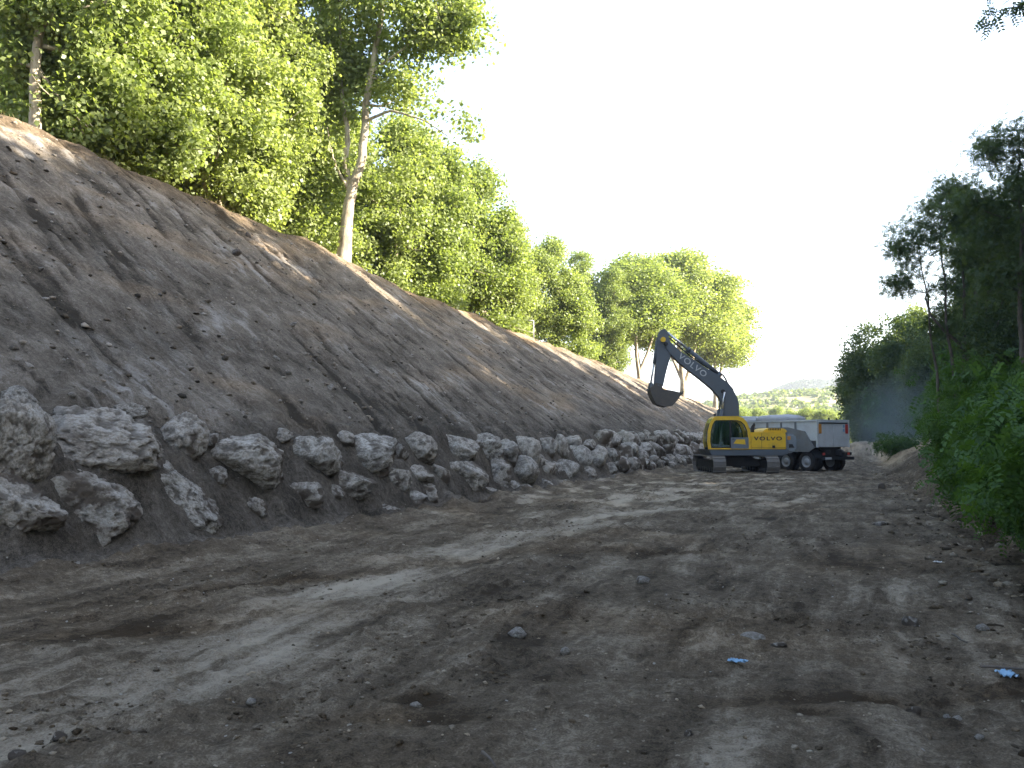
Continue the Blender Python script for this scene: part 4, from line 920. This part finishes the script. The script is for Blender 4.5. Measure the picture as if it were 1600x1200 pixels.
for k_ in range(5):
    yy = yk0+0.08+k_*(yk1-yk0-0.16)/4; p = e0+dd*-0.02
    MB().prism([tuple(p+nn*0.05), tuple(p+dd*0.2), tuple(p-nn*0.05)], yy-0.05, yy+0.05).build("tooth", M['bucket'], bucket)
MB().prism(EP([(1024, 598), (1033, 601), (1035, 611), (1026, 609), (1019, 605)], BD), 0.03, 0.07).prism(EP([(1024, 598), (1033, 601), (1035, 611), (1026, 609), (1019, 605)], BD), 0.47, 0.51).build("ear", M['bucket'], bucket)
# lettering
def lettering(name, text, size, mat, parent, loc, ang, spacing=1.0, xs_=1.0, bold=0.0):
    cu = bpy.data.curves.new(name, 'FONT'); cu.body = text; cu.size = size; cu.extrude = 0.004; cu.align_x = 'CENTER'; cu.align_y = 'CENTER'; cu.space_character = spacing; cu.offset = bold
    t = bpy.data.objects.new(name, cu); COL.objects.link(t)
    bpy.context.view_layer.update()
    me = bpy.data.meshes.new_from_object(t.evaluated_get(bpy.context.evaluated_depsgraph_get())); bpy.data.objects.remove(t)
    o = link(name, me, None, parent); me.materials.clear(); me.materials.append(mat)
    o.location = loc; o.rotation_euler = (math.pi/2, -ang, 0); o.scale = (xs_, 1, 1); return o
bx, bz_ = E(1081.5, 571.5, BD); lettering("lettering", "VOLVO", 0.43, M['white'], boom, (bx, yb0-0.008, bz_), -R(37.5), 1.15, 1.1, 0.004)
bx, bz_ = E(1199, 685.5, 44.2); lettering("lettering", "VOLVO", 0.25, M['dk_letter'], hs, (bx, -1.340, bz_), 0, 1.25, 1.45, 0.006)

# ------------------------------------------------------------------ tipper truck
TD = 46.3; lat = (1275-800)/F*TD; beta = R(30)
tp = FW*TD+RT*lat
tz = ground_z(*(tp+RT*1.5))-0.02
truck = empty("dump_truck", (tp[0], tp[1], tz), YAW+beta)      # local x: to the right along the tail, y: forward
tag(truck, "pale grey dump truck parked behind the excavator, its tailgate facing the road", "truck")
W_, Lb = 2.5, 5.0; zb, zt2 = 1.28, 2.62
mb = MB()
# tipper body: open box (half-pipe lower sides)
mb.box(0.02, 0.08, 0.05, Lb, zb+0.35, zt2); mb.box(W_-0.08, W_-0.02, 0.05, Lb, zb+0.35, zt2); mb.box(0.08, W_-0.08, Lb-0.08, Lb, zb, zt2+0.1); mb.box(0.35, W_-0.35, 0.1, Lb-0.09, zb, zb+0.06)
body = mb.build("tipper_body", M['truck'], truck)
MB().prism([(0.03, zb+0.36), (0.34, zb-0.02), (0.37, zb+0.02), (0.075, zb+0.36)], 0.06, Lb-0.09).prism([(W_-0.03, zb+0.36), (W_-0.34, zb-0.02), (W_-0.37, zb+0.02), (W_-0.075, zb+0.36)], 0.06, Lb-0.09).build("lower_side", M['truckside'], body)
MB().box(-0.03, 0.10, 0.0, Lb, zt2+0.002, zt2+0.10, 0.02).box(W_-0.10, W_+0.03, 0.0, Lb, zt2+0.002, zt2+0.10, 0.02).build("top_rail", M['truck'], body)
for yy in np.arange(1.4, Lb, 1.0): MB().prism([(0.018, zb+0.3), (0.018, zt2), (-0.04, zt2-0.03), (-0.04, zb+0.42)], float(yy)-0.05, float(yy)+0.05).build("side_rib", M['truckside'], body)
def slab(name, poly, xa, xb, mat, par):          # outline in y-z with a thickness along x
    k_ = MB(); a = [k_.bm.verts.new((xa, y, z)) for y, z in poly]; c = [k_.bm.verts.new((xb, y, z)) for y, z in poly]; nn_ = len(poly)
    k_.bm.faces.new(a); k_.bm.faces.new(c[::-1])
    for i in range(nn_): k_.bm.faces.new((a[(i+1) % nn_], a[i], c[i], c[(i+1) % nn_]))
    return k_.build(name, mat, par)
slab("side_panel", [(0.12, zb-0.02), (0.75, zt2-0.50), (1.9, zt2-0.28), (Lb-0.05, zt2-0.28), (Lb-0.05, zb-0.25), (0.5, zb-0.25)], -0.055, 0.012, M['truckside'], body)
# tailgate: two doors with frame, hinges and reflector boards
for xa, xb in ((0.10, 1.245), (1.255, 2.40)):
    tg_ = MB().box(xa, xb, -0.035, 0.03, zb+0.02, zt2-0.03, 0.015).build("tailgate_door", M['truck'], body)
    MB().box(xa+0.12, xb-0.12, -0.048, -0.033, zb+0.5, zb+0.56, 0.006).build("door_rib", M['truck'], tg_)
MB().box(0.0, 0.095, -0.05, 0.05, zb, zt2+0.0, 0.01).box(W_-0.095, W_, -0.05, 0.05, zb, zt2, 0.01).box(0.0, W_, -0.06, 0.05, zt2+0.004, zt2+0.11, 0.015).build("tail_frame", M['truck'], body)
MB().box(0.15, 2.35, -0.065, -0.03, zt2-0.10, zt2-0.035, 0.01).build("hinge_bar", M['black'], body)
for xa, col in ((0.13, 'orange'), (2.17, 'red')):
    MB().box(xa, xa+0.20, -0.06, -0.036, zt2-0.62, zt2-0.12, 0.005).build("reflector_board", M[col], body)
MB().box(1.98, 2.1, -0.055, -0.036, zt2-0.30, zt2-0.16).box(1.98, 2.1, -0.055, -0.036, zt2-0.52, zt2-0.38).build("sign_plate", M['blue'], body)
for xa in (0.9, 1.5): MB().cyl((xa, -0.05, zt2+0.1), (xa, -0.05, zt2+0.2), 0.05, seg=12).build("lock_knob", M['black'], body)
# chassis and underride bar
MB().box(0.8, 1.02, -0.2, Lb+2.2, 0.85, 1.15, 0.02).box(1.48, 1.70, -0.2, Lb+2.2, 0.85, 1.15, 0.02).box(0.75, 1.75, 0.1, 0.4, 0.75, 1.2, 0.02).box(0.4, 2.1, 0.2, Lb-0.2, 1.16, 1.27, 0.01).build("chassis", M['black'], truck)
MB().box(0.05, 2.55, -0.28, -0.18, 0.62, 0.78, 0.02).box(0.55, 0.65, -0.2, 0.1, 0.62, 1.0).box(1.85, 1.95, -0.2, 0.1, 0.62, 1.0).build("underride_bar", M['black'], truck)
for xa in (0.12, 2.02):
    lb = MB().box(xa, xa+0.36, -0.26, -0.16, 0.86, 1.02, 0.02).build("tail_light", M['black'], truck)
    MB().box(xa+0.02, xa+0.18, -0.275, -0.255, 0.88, 1.0).build("lens", M['red'], lb)
MB().box(0.30, 0.78, -0.285, -0.275, 0.64, 0.76).build("number_plate", M['white'], truck)
def wheel(x, y, out, dual=False):
    r = 0.53; wd = 0.30; s_ = -1 if out < 0 else 1
    wn = MB().lathe([(0.31, -0.06), (0.32, -wd/2+0.01), (0.34, -wd/2), (0.45, -wd/2), (r-0.03, -wd/2+0.02), (r, -wd/2+0.06), (r, wd/2-0.06), (r-0.03, wd/2-0.02), (0.45, wd/2), (0.34, wd/2), (0.32, wd/2-0.01), (0.31, 0.06)], x, y, r, 'x', 36)
    for i in range(30):
        a = 2*math.pi*i/30
        c, n_ = math.cos(a), math.sin(a); t_ = 0.03
        vs = [wn.bm.verts.new((x+xx, y+(r+q)*c-s__*t_*n_, r+(r+q)*n_+s__*t_*c)) for xx in (-0.12, 0.12) for q, s__ in ((-0.02, -1), (-0.02, 1), (0.014, 1), (0.014, -1))]
        for q in ((0, 1, 2, 3), (7, 6, 5, 4), (0, 4, 5, 1), (1, 5, 6, 2), (2, 6, 7, 3), (3, 7, 4, 0)): wn.bm.faces.new([vs[k_] for k_ in q])
    wo_ = wn.build("wheel", M['rubber'], truck)
    MB().lathe([(0.30, -wd/2+0.01), (0.31, s_*0.0), (0.29, s_*0.02)] if False else [(0.22, -0.075), (0.27, -0.095), (0.305, -0.13), (0.312, -0.13), (0.312, 0.13), (0.305, 0.13), (0.27, 0.095), (0.22, 0.075)], x, y, r, 'x', 28).lathe([(0.17, 0.02), (0.15, 0.12), (0.08, 0.15)] if s_ > 0 else [(0.08, -0.15), (0.15, -0.12), (0.17, 0.02)], x, y, r, 'x', 20).build("rim", M['rim'], wo_)
    return wo_
for yy in (0.75, 2.15):
    wheel(0.17, yy, -1); wheel(0.50, yy, -1); wheel(W_-0.17, yy, 1); wheel(W_-0.50, yy, 1)
for yy in (5.9,): wheel(0.2, yy, -1); wheel(W_-0.2, yy, 1)
wheel(0.2, 4.3, -1); wheel(W_-0.2, 4.3, 1)
for yy in (0.75, 2.15, 4.3):
    arc = [(math.cos(a)*0.66, math.sin(a)*0.66) for a in np.linspace(R(15), R(165), 11)]; mb = MB()
    for xa in (0.0, W_-0.66):
        for (a0, b0), (a1, b1) in zip(arc[:-1], arc[1:]):
            vs = [mb.bm.verts.new(p) for p in ((xa, yy+a0, 0.53+b0), (xa+0.66, yy+a0, 0.53+b0), (xa+0.66, yy+a1, 0.53+b1), (xa, yy+a1, 0.53+b1), (xa, yy+a0*1.03, 0.53+b0*1.03), (xa+0.66, yy+a0*1.03, 0.53+b0*1.03), (xa+0.66, yy+a1*1.03, 0.53+b1*1.03), (xa, yy+a1*1.03, 0.53+b1*1.03))]
            for q in ((0, 1, 2, 3), (7, 6, 5, 4), (0, 4, 5, 1), (1, 5, 6, 2), (2, 6, 7, 3), (3, 7, 4, 0)): mb.bm.faces.new([vs[k_] for k_ in q])
    mb.build("mudguard", M['black'], truck)
# cab of the truck
cabp = [(Lb+0.25, 0.75), (Lb+2.25, 0.75), (Lb+2.3, 1.6), (Lb+2.1, 2.75), (Lb+1.8, 2.98), (Lb+0.35, 3.02), (Lb+0.25, 2.9)]
mb = MB(); vs0 = [mb.bm.verts.new((0.05, y, z)) for y, z in cabp]; vs1 = [mb.bm.verts.new((W_-0.05, y, z)) for y, z in cabp]; nP = len(cabp)
fs = [mb.bm.faces.new(vs0), mb.bm.faces.new(vs1[::-1])]
for i in range(nP): fs.append(mb.bm.faces.new((vs0[(i+1) % nP], vs0[i], vs1[i], vs1[(i+1) % nP])))
mb._bev(fs, 0.07, 3); tcab = mb.build("cab", M['truck'], truck)
mb = MB()
for xa, xb in ((0.035, 0.055), (W_-0.055, W_-0.035)):
    q_ = [(Lb+0.75, 1.75), (Lb+2.0, 1.75), (Lb+1.82, 2.6), (Lb+0.75, 2.65)]
    a = [mb.bm.verts.new((xa, y, z)) for y, z in q_]; c = [mb.bm.verts.new((xb, y, z)) for y, z in q_]
    mb.bm.faces.new(a); mb.bm.faces.new(c[::-1])
    for i in range(4): mb.bm.faces.new((a[(i+1) % 4], a[i], c[i], c[(i+1) % 4]))
mb.build("window", M['glass'], tcab)
MB().box(0.5, 1.1, Lb+0.05, Lb+0.2, 0.9, 2.4, 0.03).build("air_intake", M['black'], truck)
# bundled canvas lying across the front of the body
v, f_ = ICO[4]; q = v.copy(); q = np.sign(q)*np.abs(q)**0.75
q[:, 2] = q[:, 2]*(1+0.10*fbm(q[:, 0]*2, q[:, 1]*2, 1.0, 3))+0.05*fbm(q[:, 0]*4, q[:, 1]*3, 3.0, 2)
cb_ = link("tarpaulin", np_mesh("tarpaulin", q*np.array((1.12, 1.35, 0.30)), f_, None, True), M['canvas'], truck); cb_.location = (1.25, 3.62, zt2+0.16)
# ------------------------------------------------------------------ post on the crest
x, y, t = at_x(834, -20.5); z = ground_z(x, y)
post = MB().cyl((0, 0, -0.3), (0, 0, 1.35), 0.035, seg=10).cyl((0, 0, 1.33), (-0.45, -0.15, 1.36), 0.03, seg=10).build("metal_post", M['galv'])
post.location = (x, y, z); tag(post, "thin pale metal post with a short arm standing on the crest of the slope", "post")

# ------------------------------------------------------------------ loose stones and litter
def stone(px, py, wpx, hpx, lab, seed, mat='rock', name="stone", cat="stone", mud=0.2, X=None):
    gx_, gy_ = ground_pt(px, py); t = F*EYE/(py-HORIZON); s = wpx*t/F/2
    o = link(name, boulder_mesh(seed, 3, 0.5, mud, 9), M[mat]); hh = max(0.5*s, hpx*t/F/2)
    o.location = (gx_, gy_, ground_z(gx_, gy_)+hh*0.35); o.scale = (s, s*0.8, hh); o.rotation_euler = (0, 0, YAW+random.Random(seed).uniform(-.6, .6))
    tag(o, lab, cat, "loose stones on the road"); return o
stone(809, 990, 32, 20, "flat pale stone lying alone in the middle foreground of the road", 501)
stone(1004, 909, 24, 16, "grey stone with light top in mid road, beyond the flat pale stone", 502)
stone(1414, 966, 26, 24, "brown squarish stone near the right verge", 503, mud=.6)
stone(1210, 1005, 26, 16, "brown lump of stone right of the tan slab", 504, mud=.6)
stone(1170, 994, 40, 10, "thin tan slab lying tilted on the road", 505, mud=.1)
stone(882, 1018, 16, 14, "small whitish stone left of the blue scrap", 506, mud=0)
stone(1466, 1104, 12, 10, "left one of two small white stones near the lower right corner", 507, mud=0)
stone(1482, 1106, 16, 12, "right one of two small white stones near the lower right corner", 508, mud=0)
stone(1415, 1100, 24, 16, "dark stone left of the two small white stones", 509, mud=.8)
stone(1069, 1138, 16, 14, "small round brown stone in the lower middle foreground", 510, mud=.6)
stone(108, 1138, 26, 18, "dark stone in the lower left foreground", 511, mud=.7)
stone(46, 1172, 34, 16, "dark flat stone in the lower left corner", 512, mud=.8)
stone(400, 1083, 18, 12, "pale little stone left of the churned soil in the foreground", 513, mud=0.05)
stone(653, 1090, 22, 12, "light broken stone at the hole in the foreground", 514, mud=0.1)
stone(1525, 977, 20, 14, "pale stone at the foot of the right verge", 515, mud=.2)
stone(1515, 1152, 16, 10, "light chip of stone close to the lower right corner", 516, mud=.1)
stone(1370, 822, 24, 8, "dark flat stone on the road beside the verge, halfway to the truck", 517, mud=.5)
stone(1375, 765, 12, 14, "dark upright clod near the end of the bushes", 518, mud=.9)
def scrap(px, py, wpx, lab, seed, mat, hpx=0.3):
    rg = np.random.RandomState(seed); gx_, gy_ = ground_pt(px, py); t = F*EYE/(py-HORIZON); s = wpx*t/F/2
    k = 13; u, v_ = np.meshgrid(np.linspace(-1, 1, k), np.linspace(-1, 1, k)); o3 = rg.uniform(-30, 30)
    rr = 1+0.45*fbm(u*1.2+o3, v_*1.2, 1.0, 2)
    z = 0.30*np.abs(fbm(u*1.6+o3, v_*1.6, 2.0, 3))+0.12
    vv = np.stack([u*rr*s, v_*rr*s*0.6, z*s], -1).reshape(-1, 3); lo = vv.copy(); lo[:, 2] -= 0.004
    i = (np.arange(k-1)[:, None]*k+np.arange(k-1)[None]).ravel(); f_ = np.stack([i, i+1, i+k+1, i+k], 1)
    f_ = f_[np.random.RandomState(seed+1).uniform(size=len(f_)) > 0.12]
    o = link("plastic_scrap", np_mesh("plastic_scrap", np.concatenate([vv, lo]), np.concatenate([f_, f_[:, ::-1]+k*k]), None, True), M[mat])
    o.location = (gx_, gy_, ground_z(gx_, gy_)+0.01); o.rotation_euler = (0, 0, rg.uniform(0, 6)); tag(o, lab, "litter")
scrap(1560, 1049, 38, "crumpled bright blue plastic scrap at the right edge of the road", 21, 'blue')
scrap(1145, 1031, 26, "small torn blue plastic scrap in the middle of the road", 22, 'blue')
scrap(1458, 877, 12, "tiny white scrap of litter at the foot of the green bushes", 23, 'litter')
def stick_obj(px0, py0, px1, py1, r, lab, lift=0.0):
    a = ground_pt(px0, py0); c = ground_pt(px1, py1); rg = np.random.RandomState(int(px0))
    p0 = np.array((a[0], a[1], ground_z(*a)+0.02)); p1 = np.array((c[0], c[1], ground_z(*c)+0.02+lift))
    tv, tf = tubes([(curve(p0, p1, 0.02, rg, 8, 0.08), np.linspace(r, r*0.5, 8))], 6)
    tv = tv-p0; o = link("dead_stick", np_mesh("dead_stick", tv, tf, None, True), M['bark_dark']); o.location = p0; tag(o, lab, "stick")
stick_obj(1478, 985, 1500, 1018, 0.012, "thin dark dead stick near the right verge", 0.08)
stick_obj(1520, 1035, 1590, 1050, 0.012, "pale dry stick lying by the blue scrap at the right edge", 0.05)
stick_obj(755, 1170, 775, 1200, 0.01, "thin root end poking from the soil at the lower edge", 0.02)

def slope_pt(px, py):
    t = np.arange(6, 140, 0.05); d = ray(px); x = d[0]*t; y = d[1]*t; z = EYE+(HORIZON-py)/F*t
    i = int(np.argmax(terrain(x, y)[0] > z)); return np.array((x[i], y[i], z[i])), t[i]
for k, (px, py, wp, hp, mat, nm, ct, lab) in enumerate([(42, 571, 22, 8, 'rock', "stone", "stone", "pale flat stone lying on the lower slope above the left boulders"), (98, 563, 10, 6, 'rock', "stone", "stone", "little white stone on the slope right of the pale flat stone"),
      (40, 310, 18, 12, 'bark_dark', "root_stump", "root", "black root stump poking from the upper slope near the left edge"), (362, 394, 24, 12, 'bark_dark', "root_stump", "root", "dark root lump sticking out of the upper slope below the crest"),
      (383, 366, 8, 14, 'bark_dark', "root_stump", "root", "short upright black root just below the crest left of the forked tree"), (515, 606, 18, 10, 'rock', "stone", "stone", "grey slab resting on the lower slope above the wall"), (30, 240, 24, 12, 'rock', "stone", "stone", "grey rubble lump on the upper slope at the left edge"),
      (430, 560, 14, 8, 'rock', "stone", "stone", "small stone in the middle of the lower slope"), (655, 655, 16, 8, 'rock', "stone", "stone", "flat stone on the slope just above the middle of the rock wall")]):
    P, t = slope_pt(px, py); sx, sz = wp*t/F/2, hp*t/F/2
    o = link(nm, boulder_mesh(700+k, 3, 0.6, 0.25 if mat == 'rock' else 0, 8), M[mat]); o.location = P; o.scale = (sx, 0.8*sx, sz); o.rotation_euler = (0, 0.5, YAW+k); tag(o, lab, ct)
rg = np.random.RandomState(91); k = 5200
y = 12*(130/12.0)**rg.uniform(0, 1, k); x = -20.5+rg.normal(size=k)*0.45-0.25; keep = fbm(x*0.6, y*0.35, 61.0, 3) > 0.05; x, y = x[keep], y[keep]; k = len(x)
B = np.stack([x, y, terrain(x, y)[0]-0.01], 1); L = rg.uniform(0.06, 0.24, k)[:, None]; D = unit(rg.normal(size=(k, 3))*0.5+np.array((0.2, 0, 1.0))); Wd = unit(np.cross(D, rg.normal(size=(k, 3))))*0.006
V = np.stack([B-Wd, B+Wd, B+D*L+Wd*0.2+np.array((0.3, 0, -0.2))*L*0.3, B+D*L-Wd*0.2+np.array((0.3, 0, -0.2))*L*0.3], 1).reshape(-1, 3)
M['straw'] = leaf_mat("dry_grass_blades", (0.16, 0.13, 0.06), (0.30, 0.24, 0.11), 0.3)
tag(link("dry_grass", np_mesh("dry_grass", V, np.arange(len(V)).reshape(-1, 4), {"tint": np.repeat(rg.uniform(0, 1, k), 4)}), M['straw']), "thin dry grass growing along the crest of the slope", "grass", kind="stuff")
def pebbles(name, n_, fx, seed, smin, smax, label, cat, mat, attr, tone):
    rg = np.random.RandomState(seed); x, y = fx(rg, n_)
    h = terrain(x, y)[0]; v, f_ = ICO[2] if False else ico(1)
    s = smin*(smax/smin)**(rg.uniform(0, 1, n_)**2.2); sc = np.stack([s*rg.uniform(0.7, 1.4, n_), s*rg.uniform(0.7, 1.4, n_), s*rg.uniform(0.4, 0.8, n_)], 1)
    th = rg.uniform(0, 6.28, n_); p = v[None]*(1+0.35*rg.normal(size=(n_, len(v), 1)).clip(-1, 1))*sc[:, None]
    xr = p[..., 0]*np.cos(th)[:, None]-p[..., 1]*np.sin(th)[:, None]; yr = p[..., 0]*np.sin(th)[:, None]+p[..., 1]*np.cos(th)[:, None]
    V = np.stack([xr+x[:, None], yr+y[:, None], p[..., 2]+h[:, None]+sc[:, 2][:, None]*0.25], -1).reshape(-1, 3)
    Fc = (f_[None]+(np.arange(n_)*len(v))[:, None, None]).reshape(-1, 3)
    t = np.repeat(np.clip(rg.normal(tone[0], tone[1], n_), 0, 1), len(v)); hu = np.repeat(rg.uniform(0, 0.6, n_), len(v))
    o = link(name, np_mesh(name, V, Fc, {"tone": t, "hue": hu}), mat); tag(o, label, cat, kind="stuff")
def f_road(rg, n_):
    y = 2.5*(36/2.5)**rg.uniform(0, 1, n_); x = rg.uniform(-9.0, 2.2, n_); return x, y
def f_clod(rg, n_):
    y = 3*(30/3.0)**rg.uniform(0, 1, n_*6); x = rg.uniform(-8.8, 2.4, n_*6); k = fbm(x*0.45, y*0.4, 11.0, 2) > 0.22; return x[k][:n_], y[k][:n_]
def f_slope(rg, n_):
    y = 5*(80/5.0)**rg.uniform(0, 1, n_); x = rg.uniform(-20.2, -10.2, n_); return x, y
def f_verge(rg, n_):
    y = 5*(50/5.0)**rg.uniform(0, 1, n_); x = rg.normal(1.9, 0.55, n_); return x, y
pebbles("gravel", 4600, f_road, 1, 0.005, 0.026, "small stones and gravel strewn over the dirt road", "gravel", M['road'], None, (0.5, 0.22))
pebbles("soil_clods", 3000, f_clod, 2, 0.007, 0.028, "clods of churned soil on the dirt road", "soil", M['road'], None, (0.3, 0.10))
pebbles("slope_rubble", 5000, f_slope, 3, 0.012, 0.075, "small stones and clods stuck in the bare slope", "rubble", M['slope'], None, (0.5, 0.25))
pebbles("verge_rubble", 1100, f_verge, 4, 0.015, 0.08, "stones and clods along the foot of the right bank", "rubble", M['road'], None, (0.42, 0.22))

# ------------------------------------------------------------------ air
def volume(name, x0, x1, y0, y1, z0, z1, dens, col, aniso=0.3):
    o = MB().box(x0, x1, y0, y1, z0, z1).build(name, None)
    m = bpy.data.materials.new(name); m.use_nodes = True; n = m.node_tree; n.nodes.clear()
    out = N(n, "ShaderNodeOutputMaterial"); pv = N(n, "ShaderNodeVolumePrincipled")
    pv.inputs["Color"].default_value = (*col, 1); pv.inputs["Density"].default_value = dens; pv.inputs["Anisotropy"].default_value = aniso
    n.links.new(pv.outputs[0], out.inputs["Volume"]); o.data.materials.append(m); tag(o, kind="stuff"); return o, n, pv
HAZE = 0.0003
o, n, pv = volume("haze", -4600, 4600, -4600, 4600, -3.0, 320, HAZE, (0.82, 0.89, 1.0))
tag(o, "thin pale haze filling the air over the cutting", "haze")

bm = bmesh.new(); bmesh.ops.create_icosphere(bm, subdivisions=3, radius=1.0); me = bpy.data.meshes.new("dust_cloud"); bm.to_mesh(me); bm.free()
dc = link("dust_cloud", me); dc.location = (5.5, 74, 2.5); dc.scale = (7.0, 20, 5.0); tag(dc, "pale dust drifting over the road end behind the dump truck", "dust", kind="stuff")
m = bpy.data.materials.new("dust"); m.use_nodes = True; n = m.node_tree; n.nodes.clear()
out = N(n, "ShaderNodeOutputMaterial"); pv = N(n, "ShaderNodeVolumePrincipled"); pv.inputs["Color"].default_value = (0.97, 0.96, 0.93, 1); pv.inputs["Anisotropy"].default_value = 0.2
P = N(n, "ShaderNodeTexCoord").outputs["Object"]
ln = N(n, "ShaderNodeVectorMath", operation='LENGTH'); n.links.new(P, ln.inputs[0])
fall = ramp(n, ln.outputs["Value"], [(0.15, (1, 1, 1)), (0.98, (0, 0, 0))]).outputs[0]
nz = ramp(n, noise_node(n, P, 1.8, 4, 0.6).outputs[0], [(0.30, (0.2, 0.2, 0.2)), (0.7, (1, 1, 1))]).outputs[0]
n.links.new(math_n(n, 'MULTIPLY', math_n(n, 'MULTIPLY', fall, nz), 0.055), pv.inputs["Density"])
n.links.new(pv.outputs[0], out.inputs["Volume"]); me.materials.append(m)
